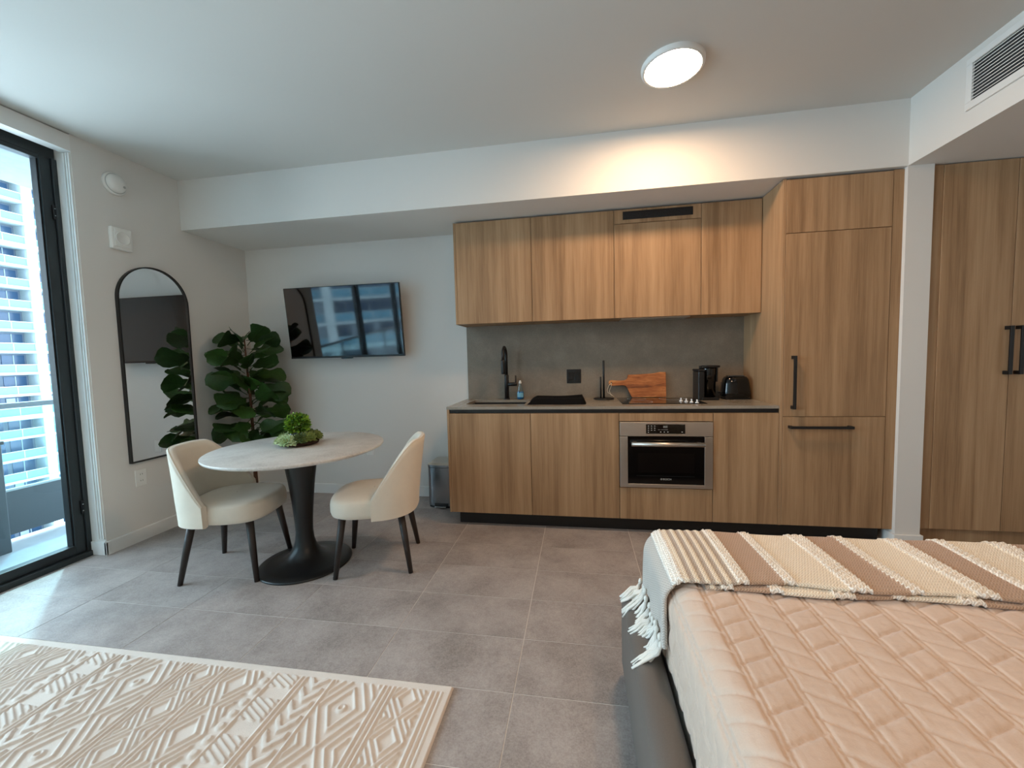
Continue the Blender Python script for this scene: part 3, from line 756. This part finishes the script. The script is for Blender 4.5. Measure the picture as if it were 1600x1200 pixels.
# ------------------------------------------------------------------ dining table
TC = (1.45, -1.268)
t = thing('dining_table', 'round pale marble-look dining table on a black tulip pedestal', 'table', (TC[0], TC[1], 0))
rt = .505
part('table_top', MB().lathe([(rt-.022, .727), (rt-.004, .735), (rt, .742), (rt-.001, .748), (rt-.004, .75), (.001, .75)], (*TC, 0), 96, cap=False).lathe([(.001, .727), (rt-.022, .727)], (*TC, 0), 96, cap=False), 'table_marble', t)
prof = [(.272, 0), (.274, .006), (.268, .012), (.22, .018), (.17, .028), (.125, .046), (.09, .075), (.066, .115), (.055, .16), (.051, .21), (.053, .27), (.058, .34), (.066, .43), (.077, .53), (.090, .62), (.104, .69), (.115, .727)]
part('pedestal', MB().lathe(prof, (*TC, 0), 64), 'pedestal_black', t)

# ------------------------------------------------------------------ chairs
def chair(loc, ang, label):
    c = thing('dining_chair', label, 'chair', loc, ang, 'cream dining chairs at the round table')
    # local: +x forward, y left, z up
    # seat cushion: super-ellipse outline, domed
    n = 48
    def outl(s, grow=0):
        P = []
        for i in range(n):
            a = 2*PI*i/n; ca, sa = math.cos(a), math.sin(a)
            hx = .245 if ca > 0 else .235
            x = math.copysign(abs(ca)**.62, ca)*hx*s; yw = (.235-.025*(x < 0)*min(1, -x/.22))
            P.append((x+.01, math.copysign(abs(sa)**.62, sa)*yw*s))
        return P
    prof = [(.90, .352), (.97, .362), (1.0, .385), (1.0, .425), (.985, .448), (.95, .463), (.86, .472), (.6, .478), (.3, .480), (.02, .480)]
    P = [[(x, y, z) for x, y in (lambda q: q+q[:1])(outl(s))] for s, z in prof]
    m = MB().grid(P); m.add([(x, y, .352) for x, y in outl(.90)], [tuple(range(n))])
    link('seat', m.mesh('seat'), 'chair_fabric', c)
    # backrest shell
    NU, NV = 41, 15
    def shell(off):
        P = []
        for i in range(NU):
            s = -1+2*i/(NU-1); a = s*rad(86)
            d = abs(s)
            top = .788-.03*d**2-.285*max(0, (d-.36)/.64)**1.7
            bot = .356
            row = []
            for j in range(NV):
                v = j/(NV-1); z = bot+(top-bot)*v
                rec = .058*(max(0, z-.36)/.45)**1.3*math.cos(a*.80)   # recline
                rx, ry = .252+off, .247+off
                ca, sa = math.cos(a), math.sin(a)
                x = -rx*math.copysign(abs(ca)**.75, ca)+.015-rec
                y = ry*math.copysign(abs(sa)**.75, sa)*(1-.10*max(0, (z-.5)/.3))
                row.append((x, y, z))
            P.append(row)
        return P
    A, B = shell(.022), shell(-.016)
    m = MB(); P = []
    for i in range(NU):
        a, b = A[i], B[i]
        def mid(p, q, k): return tuple((p[t_]+q[t_])/2+(k if t_ == 2 else 0) for t_ in range(3))
        P.append(a+[mid(a[-1], b[-1], .012)]+b[::-1]+[mid(a[0], b[0], -.006)]+[a[0]])
    m.grid(P)
    for e in (0, NU-1):
        q = P[e][:-1]; m.add(q, [tuple(range(len(q)))])
    link('backrest', m.mesh('backrest'), 'chair_fabric', c)
    # piping along the rim
    pts = []
    for i in range(NU): a, b = A[i], B[i]; pts.append(Vector(((a[-1][0]*.8+b[-1][0]*.2), (a[-1][1]*.8+b[-1][1]*.2), a[-1][2]+.006)))
    link('piping', MB().tube(pts, .0045, 8).mesh('piping'), 'chair_fabric', c)
    for (x0, y0, x1, y1) in ((.165, .155, .212, .2), (.165, -.155, .212, -.2), (-.165, .14, -.222, .198), (-.165, -.14, -.222, -.198)):
        link('leg', MB().tube([(x0, y0, .37), (x0+(x1-x0)*.5, y0+(y1-y0)*.5, .19), (x1, y1, .0)], .01, 16, [.0225, .019, .0135]).mesh('leg'), 'leg_wood', c)
    return c
chair((1.06, -1.366, 0), rad(12.7), 'cream upholstered dining chair between the round table and the arched mirror')
chair((1.912, -1.187, 0), rad(196.2), 'cream upholstered dining chair between the round table and the trash can')

# ------------------------------------------------------------------ centrepiece
def ico_leaf(m, p, d, L, W, up=None):
    d = Vector(d).normalized(); a = d.cross(Vector((0, 0, 1)) if abs(d.z) < .95 else Vector((1, 0, 0))).normalized()
    ro = Matrix.Rotation(random.uniform(0, PI), 3, d); a = ro @ a; b_ = d.cross(a)
    p = Vector(p); c = p+d*L*.55+b_*L*.12
    m.add([p, c+a*W, p+d*L, c-a*W], [(0, 1, 2, 3)])
tp = (1.392, -1.20, .75)
o = thing('boxwood_topiary', 'green boxwood ball in a small dark pot on the round table', 'plant', tp)
part('pot', MB().lathe([(.042, 0), (.05, .03), (.056, .078), (.053, .082), (.048, .072), (.001, .07)], tp, 28, cap=False), 'pot_dark', o)
m = MB()
for i in range(1100):
    k = (i+.5)/1100; z = 1-2*k*.9; a = i*2.39996; r_ = math.sqrt(1-z*z); d = Vector((r_*math.cos(a), r_*math.sin(a), z))
    q = random.uniform(.6, 1.0); d2 = (d+Vector((random.uniform(-.6, .6), random.uniform(-.6, .6), random.uniform(-.3, .7)))).normalized()
    ico_leaf(m, Vector(tp)+Vector((0, 0, .13))+d*.063*q, d2, random.uniform(.018, .028), random.uniform(.006, .009))
fo = part('foliage', m, 'boxwood_leaf', o); fo['kind'] = 'stuff'
wc = (1.405, -1.205, .75)
o = thing('succulent_wreath', 'ring of pale and dark green succulents around the topiary pot', 'plant', wc)
part('ring_base', MB().lathe([(.085, .002), (.110, .006), (.116, .02), (.10, .034), (.08, .024), (.078, .004)], wc, 32, cap=False), 'soil', o)
def rosette(seed, L):
    rr = random.Random(seed); m = MB()
    for lay, (n_, el, l_) in enumerate(((9, 12, 1), (8, 38, .85), (6, 62, .6), (3, 80, .4))):
        for i in range(n_):
            a = 2*PI*i/n_+lay*.4+rr.uniform(-.1, .1); e = rad(el+rr.uniform(-8, 8)); d = Vector((math.cos(a)*math.cos(e), math.sin(a)*math.cos(e), math.sin(e)))
            s_ = Vector((-math.sin(a), math.cos(a), 0)); u_ = s_.cross(d); u_ = u_ if u_.z > 0 else -u_
            l = L*l_; W = L*.27
            m.add([d*0, d*l*.55+s_*W-u_*.001, d*l, d*l*.55-s_*W-u_*.001, d*l*.6+u_*.003, d*l*.6-u_*.006], [(0, 1, 4), (1, 2, 4), (2, 3, 4), (3, 0, 4), (0, 5, 1), (1, 5, 2), (2, 5, 3), (3, 5, 0)])
    return m.mesh('rosette')
RM = [rosette(i, .040+.004*i) for i in range(3)]
RP = [me.copy() for me in RM]
for me in RM: me.materials.append(MATS['succulent_dark'])
for me in RP: me.materials.append(MATS['succulent_pale'])
for i in range(34):
    ring = 0 if i < 13 else 1; n_ = 13 if ring == 0 else 21; a = 2*PI*(i if ring == 0 else i-13)/n_+random.uniform(-.1, .1)
    rr_ = (.088 if ring == 0 else .112)+random.uniform(-.005, .005); x = rr_*math.cos(a); y = rr_*math.sin(a)
    pale = x+y*.4 < .02; tilt = rad((14 if ring == 0 else 46)+random.uniform(-10, 10))
    s = link('succulent', random.choice(RP if pale else RM), None, o); s.location = (x, y, (.044 if ring == 0 else .034)+random.uniform(0, .010)+(.010 if not pale else 0))
    s.rotation_euler = Euler((0, tilt, a), 'XYZ')

# ------------------------------------------------------------------ fiddle-leaf fig
pc = Vector((.262, -.33, 0))
o = thing('fiddle_leaf_fig', 'tall fiddle leaf fig plant in a small pot in the wall corner', 'plant', pc)
part('pot', MB().lathe([(.065, 0), (.072, .02), (.085, .15), (.086, .165), (.08, .165), (.078, .15), (.001, .15)], pc, 32, cap=False), 'trunk_bark', o)
part('soil', MB().lathe([(.078, .15), (.05, .158), (.001, .16)], pc, 24, cap=False), 'soil', o)
trunk = [(pc.x, pc.y, .15), (pc.x-.005, pc.y, .4), (pc.x+.01, pc.y-.01, .7), (pc.x, pc.y-.005, 1.0), (pc.x-.02, pc.y, 1.3), (pc.x-.015, pc.y-.01, 1.5)]
part('trunk', MB().tube(trunk, .01, 10, [.017, .016, .013, .011, .008, .005]), 'trunk_bark', o)
def trunk_at(z):
    for a, b_ in zip(trunk, trunk[1:]):
        if a[2] <= z <= b_[2]:
            k = (z-a[2])/(b_[2]-a[2]); return Vector(a)*(1-k)+Vector(b_)*k
    return Vector(trunk[-1])
def figleaf(seed):
    rr = random.Random(seed); P = []; L = 1.0
    prof = [(0, .0), (.06, .10), (.18, .19), (.33, .21), (.45, .20), (.58, .27), (.72, .345), (.85, .33), (.95, .21), (1.0, .02)]
    for s_, wd_ in prof:
        row = []
        for j in range(-3, 4):
            y = wd_*j/3; droop = -.22*s_*s_+.05*s_; cup = .16*abs(y)-.0; wv = .035*math.sin(9*s_+seed+j*.6)*abs(j)/3
            row.append((s_*L, y, droop+cup+wv))
        P.append(row)
    m = MB().grid(P); m.tube([(-.22, 0, 0), (0, 0, .0), (.5, 0, -.025), (.97, 0, -.16)], .012, 5, [.014, .014, .010, .004])
    me = m.mesh('leaf'); me.materials.append(MATS['fig_leaf']); return me
FL = [figleaf(i) for i in range(5)]
rl = random.Random(11); NL = 64
def add_leaf(z, az, pitch, L, roll=0):
    q = trunk_at(z); lf = link('leaf', rl.choice(FL), None, o); d = Vector((math.cos(az), math.sin(az), 0))
    pos = q-pc+d*(.015+.2*L); pos.z += .2*L*math.sin(pitch)
    # keep clear of both walls
    lf.location = pos; lf.rotation_euler = Euler((roll, -pitch, az), 'XYZ'); lf.scale = (L, L*1.12, L); return lf
def leaf_ok(lf):
    mw = Matrix.LocRotScale(lf.location, lf.rotation_euler, lf.scale)
    for v in lf.data.vertices:
        p = mw @ v.co
        if p.x+pc.x < .018 or p.y+pc.y > -.012 or p.z < .2: return False
    return True
for i in range(NL):
    k = i/(NL-1); z = .56+.93*k; az = i*2.39996+.4+rl.uniform(-.2, .2)
    L = .235+.03*math.sin(k*PI)+rl.uniform(-.03, .03)
    if k > .8: L *= .85
    pitch = rad(-2+k*26+rl.uniform(-32, 30)); roll = rl.choice((-1, 1))*rl.uniform(.2, 1.15)
    q = trunk_at(z)
    for tr in range(14):
        lf = add_leaf(z, az, pitch, L, roll)
        if leaf_ok(lf): break
        bpy.data.objects.remove(lf)
        pitch = min(pitch+rad(6), rad(62)); L *= .95; roll *= .8
        if tr % 2: az += .12 if math.sin(az-rad(-45)) < 0 else -.12

# ------------------------------------------------------------------ rug with carved pattern
rx0, rx1, ry0, ry1 = .26, 2.696, -5.15, -2.10
xs = np.arange(rx0, rx1+1e-6, .0042); xs[-1] = rx1
ys = np.concatenate([np.arange(ry1, -3.15, -.0042), np.linspace(-3.15, ry0, 120)[1:]])
X, Y = np.meshgrid(xs, ys, indexing='ij')
D = rx1-X                         # distance from the right hem
T = ry1-Y                         # distance from the near-kitchen hem
def ridge(d, w): return np.clip(1.25-np.abs(d)/w*1.0, 0, 1)
def tri(v, p): return np.abs(((v/p) % 1)-.5)*2    # 1 at 0, 0 at half period
H = np.zeros_like(X)
def put(mask, val): 
    global H
    H = np.where(mask, np.maximum(H, val), H)
def lines(d0, n, gap=.019):
    for i in range(n): put(np.abs(D-d0-i*gap) < .02, ridge(D-d0-i*gap, .0068))
def lattice(d0, w, p, rings=2, xing=True):
    m = (D > d0) & (D < d0+w); s = (D-d0)/w; zz = tri(T, p)       # zz: 1..0..1
    a = np.abs(s-.5)*2                                      # 0 at middle, 1 at border
    f = a+zz-1                                              # 0 on diamond outline
    sc = 1/math.hypot(2/w, 2/p)
    for r_ in range(rings): put(m, ridge((f+r_*.42)*sc, .0062)*(f < .9))
    if xing:
        for r_ in (1, 2): put(m & (f > .05), ridge((f-r_*.36)*sc, .0062))
    return m, f, a, zz
def dot(d0, w, p):
    c = np.hypot((D-d0-w/2), ((T/p+.5) % 1-.5)*p+0); c2 = np.hypot((D-d0-w/2)*1.0, (((T/p) % 1)-.5)*p); put(c2 < .02, ridge(c2-.012, .006))
def chevron(d0, w, p):
    m = (D > d0) & (D < d0+w); v = ((T+np.abs((D-d0)/w-.5)*2*.05)/p) % 1
    put(m & (v < .45), np.ones_like(H)*.95)
def dashes(d0, w, p):
    m = (D > d0) & (D < d0+w) ; grp = ((T/p) % 1) < .62; v = ((T+.5*(D-d0))/.021) % 1
    put(m & grp & (v < .5), np.ones_like(H)*.9)
def beads(d0, p=.05):
    c = np.hypot(D-d0, (((T/p) % 1)-.5)*p); put(c < .02, ridge(np.maximum(c-.010, 0), .006))
d = .035
lines(d, 3); d += .058
dd = d
per = .845
for rep in range(3):
    lattice(d, .125, .165, 2); d += .135
    lines(d, 3); d += .056
    lattice(d, .19, .30, 2); dot(d, .19, .30); d += .2
    lines(d, 1); d += .018
    chevron(d, .085, .062); d += .098
    lines(d, 2); d += .038
    dashes(d, .085, .15); d += .096
    lines(d, 1); beads(d+.028); d += .056
    lattice(d, .15, .21, 2); d += .16
    lines(d, 2); d += .04
hem = (D < .03) | (T < .034) | (X-rx0 < .03)
H = np.where(hem, .55, H)
Z = .006+.0085*np.clip(H, 0, 1)
Z += .0006*np.sin(X*9+Y*4)
edge = (np.minimum(np.minimum(D, X-rx0), T) < .002); Z = np.where(edge, .001, Z)
nx, ny = X.shape
V = np.stack([X, Y, Z], -1).reshape(-1, 3)
idx = np.arange(nx*ny).reshape(nx, ny)
F = np.stack([idx[:-1, :-1], idx[:-1, 1:], idx[1:, 1:], idx[1:, :-1]], -1).reshape(-1, 4)
def npmesh(name, V, F, smooth=True, off=(0, 0, 0)):
    me = bpy.data.meshes.new(name); me.vertices.add(len(V)); me.vertices.foreach_set('co', (V-np.array(off)).astype(np.float32).ravel())
    me.loops.add(F.size); me.loops.foreach_set('vertex_index', F.astype(np.int32).ravel()); me.polygons.add(len(F))
    me.polygons.foreach_set('loop_start', np.arange(0, F.size, 4, dtype=np.int32)); me.polygons.foreach_set('loop_total', np.full(len(F), 4, dtype=np.int32))
    me.polygons.foreach_set('use_smooth', np.full(len(F), smooth)); me.update(calc_edges=True); return me
rug = link('area_rug', npmesh('area_rug', V, F[:, ::-1], True, (1.48, -3.6, 0)), 'rug_wool'); rug.location = (1.48, -3.6, 0)
if rug.data.polygons[0].normal.z < 0: rug.data.flip_normals()
tag(rug, 'cream wool rug with carved diamond and chevron relief on the tiles', 'rug')

# ------------------------------------------------------------------ bed
BX0, BX1, BY0, BY1 = 3.345, 5.07, -4.15, -1.935
bed = thing('bed_frame', 'low upholstered bed frame in taupe leather around the mattress', 'bed', ((BX0+BX1)/2, (BY0+BY1)/2, 0))
def rail_outline(w_, h0, h1):
    r_ = w_*.48; P = [(0, h0), (w_, h0)]
    for i in range(9): a = PI*i/8; P.append((w_/2+w_/2*math.cos(a), h1-r_*.75+r_*.75*math.sin(a)))
    return P
RW = .095; ro = rail_outline(RW, .05, .345)
part('side_rail', MB().prism([(BX0+p[0], p[1]) for p in ro], BY0, BY1, 'Y', True), 'leather', bed, .004)
part('side_rail', MB().prism([(BX1-p[0], p[1]) for p in ro], BY0, BY1, 'Y', True), 'leather', bed, .004)
part('foot_rail', MB().prism([(BY1-p[0], p[1]) for p in ro], BX0+RW, BX1-RW, 'X', True), 'leather', bed, .004)
part('platform', box(BX0+RW, BX1-RW, BY0, BY1-RW, .12, .2), 'black_matte', bed)
for x in (BX0+.1, BX1-.1):
    for y in (BY1-.12, BY0+.12): part('foot', MB().lathe([(.025, 0), (.03, .05)], (x, y, 0), 16), 'black_satin', bed)
mx0, mx1, my0, my1 = BX0+RW+.012, BX1-RW-.012, BY0, BY1-RW-.01
single('mattress', box(mx0, mx1, my0, my1, .202, .572), 'mattress_white', 'thick white mattress hidden under the quilt', 'mattress', ((mx0+mx1)/2, -3, .202), bevel=.05, seg=4)

# cloth paths over the bed: s = distance along the width, measured from the hanging edge
def path_u(zhem, xside, ztop, r_, xend):
    """points param by arc length: up the side, round the edge, along the top; returns function s->(x,z,nx,nz), total length"""
    l1 = ztop-r_-zhem; l2 = r_*PI/2; l3 = xend-(xside+r_)
    def fn(s):
        s = np.asarray(s, float); a = np.clip((s-l1)/r_, 0, PI/2)
        x = np.where(s < l1, xside, np.where(s < l1+l2, xside+r_-r_*np.cos(a), xside+r_+(s-l1-l2)))
        z = np.where(s < l1, zhem+s, ztop-r_+r_*np.sin(a)); z = np.where(s > l1+l2, ztop, z)
        return x, z, -np.cos(a), np.sin(a)
    return fn, l1+l2+l3
# quilt
zt_q = .592
pq, Lq = path_u(.335, 3.447, zt_q, .075, 4.96)
su = np.concatenate([np.arange(0, 1.45, .0031), np.arange(1.45, Lq, .02)])
# length direction: from foot hem up and over to the head
rq = .075; yfoot = BY1-RW+.002
lv1 = zt_q-rq-.345; 
sv = np.concatenate([np.linspace(0, lv1, 14)[:-1], lv1+np.linspace(0, rq*PI/2, 12)[:-1], lv1+rq*PI/2+np.arange(0, 1.15, .0031), lv1+rq*PI/2+np.linspace(1.15, 2.05, 60)[1:]])
bv = np.clip((sv-lv1)/rq, 0, PI/2)
yv = np.where(sv < lv1, yfoot, np.where(bv < PI/2, yfoot-rq+rq*np.cos(bv), yfoot-rq-(sv-lv1-rq*PI/2)))
hv = np.where(sv < lv1, -(zt_q-.345)+sv, np.where(bv < PI/2, -rq+rq*np.sin(bv), 0))
x_, z_, nx_, nz_ = pq(su)
U, Vv = np.meshgrid(su, sv, indexing='ij')
XX = np.repeat(x_[:, None], len(sv), 1); ZZ = np.repeat(z_[:, None], len(sv), 1); NX = np.repeat(nx_[:, None], len(sv), 1); NZ = np.repeat(nz_[:, None], len(sv), 1)
YY = np.repeat(yv[None], len(su), 0)
# stitched pattern in cloth space: columns with slanted cross rows
cw, rp = .0855, .064
q = (U+.033)/cw; ci = np.floor(q); fr_ = q-ci
dcol = np.minimum(fr_, 1-fr_)*cw
slope = np.where(ci % 2 == 0, .042, -.042)
drow = np.abs(((-YY+slope*(fr_-.5)+.5*rp*(ci % 2)) / rp) % 1-.5)*rp
drow2 = np.abs(((-YY-slope*(fr_-.5)+.5*rp*(ci % 2))/rp) % 1-.5)*rp
wide = (ci % 3) != 1
def groove(dist, w_): return np.exp(-(dist/w_)**2)
stitch = .5+.5*np.sin(YY*2*PI/.0135)*np.sin(U*2*PI/.0135+1)
g_ = np.maximum(groove(dcol-.0065, .0026)*1.0, groove(drow, .0042)*1.0)
rngn = np.random.RandomState(3)
def smooth_noise(sx_, sy_, k, seed):
    r_ = np.random.RandomState(seed); out_ = np.zeros_like(U)
    for _ in range(k):
        ax, ay, ph = r_.normal(0, sx_), r_.normal(0, sy_), r_.uniform(0, 6.28); out_ += np.sin(U*ax+YY*ay+ph)
    return out_/math.sqrt(k)
puff = np.sqrt(np.clip(np.minimum(dcol, drow*1.2)/.02, 0, 1))
disp = -.0048*g_*(.45+.55*stitch)+.0028*puff+.0004*smooth_noise(70, 25, 14, 1)+.0014*smooth_noise(9, 7, 8, 2)+.0003*smooth_noise(300, 60, 16, 5)+.0003*smooth_noise(50, 220, 14, 6)
side = np.clip(1-(U/.25), 0, 1)
disp += side*(.004*smooth_noise(6, 22, 8, 9)+.0015*smooth_noise(60, 40, 10, 4))
XX = XX+NX*disp; ZZ = ZZ+NZ*disp
XX = XX+(-NX)*np.where(hv < 0, -hv, 0)[None]*np.where(NZ > .5, 0, .9)*0
ZZ = np.where(hv[None] < 0, np.minimum(ZZ, zt_q+hv[None]+disp), ZZ)
V = np.stack([XX, YY, ZZ], -1).reshape(-1, 3); a_, b_ = U.shape; idx = np.arange(a_*b_).reshape(a_, b_)
F = np.stack([idx[:-1, :-1], idx[:-1, 1:], idx[1:, 1:], idx[1:, :-1]], -1).reshape(-1, 4)
me = npmesh('quilt', V, F, True, (4.2, -3, .335)); qo = link('quilt', me, 'quilt_fabric'); qo.location = (4.2, -3, .335)
if me.polygons[len(F)//2].normal.z < 0: me.flip_normals()
tag(qo, 'beige quilt with stitched slanted blocks spread over the mattress', 'quilt')

# throw blanket folded across the foot of the bed
zt_t = zt_q+.030
pt, Lt = path_u(.40, 3.425, zt_t, .085, 4.97)
th = thing('throw_blanket', 'brown and cream striped throw with fringe folded across the bed end', 'blanket', (4.2, -2.15, .4))
UOFF = 0.0
su = np.arange(0, Lt, .0035)
prof = []    # (y, h) across the folded throw, with a shift of the stripes for the lower folds
yn, yf = -2.325, -1.93
for a in np.linspace(0, PI/2, 12): prof.append((yf-.075+.075*math.cos(a)+.0, -.09+.09*math.sin(a), 0))
prof.insert(0, (yf, -.15, 0))
for y in np.arange(yf-.08, yn+.008, -.0045): prof.append((y, 0, 0))
for a in np.linspace(0, PI, 7): prof.append((yn+.006-.0065*math.sin(a), -.0065+.0065*math.cos(a), .0))
for y in np.linspace(yn+.012, yn+.06, 5): prof.append((y, -.013, .02))
prof = np.array(prof)
def throw_layer(prof, name, dz, sh, wavy, off, u0=0.0):
    s = su[su >= u0]; x_, z_, nx_, nz_ = pt(s); sv = np.concatenate([[0], np.cumsum(np.hypot(np.diff(prof[:, 0]), np.diff(prof[:, 1])))])
    U, Sv = np.meshgrid(s, sv, indexing='ij'); Yp = np.repeat(prof[:, 0][None], len(s), 0); Hh = np.repeat(prof[:, 1][None], len(s), 0)
    # gentle waviness of the near edge
    near = np.clip((-2.05-Yp)/.27, 0, 1); Yp = Yp+near*(wavy*np.sin(U*6+off)+.006*np.sin(U*15+off*2))
    uu = U+sh+UOFF; ph = ((uu-.395)/.302) % 1
    br = ((uu > .39) & ((ph < .085) | ((ph > .39) & (ph < .5)) | (ph > .91))) | ((uu > .205) & (uu < .245))
    bump = np.where(br, .004+.0036*np.sin(Sv*2*PI/.017+np.sign(np.sin(uu*2*PI/.024))*1.5), 0)
    nb = (uu > .245) & (uu < .39); bump += np.where(nb, .0016*np.sin((uu-.245)*2*PI/.0285), 0)
    bump += .003*np.sin(U*5+Yp*9)+.0015*np.sin(U*17-Yp*13)
    sidef = np.clip(1-U/.2, 0, 1); bump += sidef*.006*np.sin(Sv*2*PI/.16+1)
    tot = Hh+bump+dz
    XX = x_[:, None]+nx_[:, None]*tot; ZZ = z_[:, None]+nz_[:, None]*tot
    V = np.stack([XX, Yp, ZZ], -1).reshape(-1, 3); a_, b_ = U.shape; idx = np.arange(a_*b_).reshape(a_, b_)
    F = np.stack([idx[:-1, :-1], idx[:-1, 1:], idx[1:, 1:], idx[1:, :-1]], -1).reshape(-1, 4)
    me = npmesh(name, V, F, True, (4.2, -2.15, .4)); uv = me.uv_layers.new(name='UVMap')
    co = np.stack([uu.ravel()[F.ravel()], Sv.ravel()[F.ravel()]], -1).astype(np.float32); uv.data.foreach_set('uv', co.ravel())
    o = link(name, me, 'throw_weave', th)
    k = len(F)//2
    if me.polygons[k].normal.z < 0: me.flip_normals()
    return o
throw_layer(prof, 'cloth', 0, 0, .004, 0)
low = []
for y in np.linspace(-2.16, yn-.006, 20): low.append((y, 0, 0))
for a in np.linspace(0, PI, 7): low.append((yn-.006-.006*math.sin(a), -.006+.006*math.cos(a), 0))
for y in np.linspace(yn+.005, yn+.04, 4): low.append((y, -.0125, 0))
throw_layer(np.array(low), 'under_fold', -.0145, .045, .006, 1.1, .30)
# fringe tassels along the hanging end
rt_ = random.Random(5)
for k in range(12):
    y = -2.31+k*(.36/11)+rt_.uniform(-.008, .008); m = MB(); x0, z0 = 3.421+rt_.uniform(-.006, .004), .408+.008*math.sin(k)
    Lk = rt_.uniform(.05, .10); out = rt_.uniform(.35, .95); sw = rt_.uniform(-.02, .02)
    m.lathe([(.003, .004), (.0075, -.004), (.0075, -.012), (.004, -.018)], (x0, y, z0), 10)
    for s_ in range(9):
        a = s_*.7; dx, dy = .012*math.cos(a), .014*math.sin(a); L2 = Lk*rt_.uniform(.8, 1.05)
        o1, o2 = rt_.uniform(.7, 1.1), rt_.uniform(-.008, .008)
        pts = [(x0+.002*math.cos(a), y+.002*math.sin(a), z0-.014), (x0-.012*out+dx*.4, y+dy*.7+sw*.3, z0-.034), (x0-.036*out*o1+dx*.5, y+dy+sw*.7, .362+o2*.4), (x0-.062*out*o1+dx*.5, y+dy*1.1+sw, .352-.012*o1*out), (max(x0-.085*out*o1-L2*.1+dx*.5, 3.337), y+dy*1.2+sw*1.2, .350-L2*.45*out)]
        m.tube(pts, .0032, 5, [.003, .0045, .0045, .0042, .0024])
    part('tassel', m, 'tassel_yarn', th)
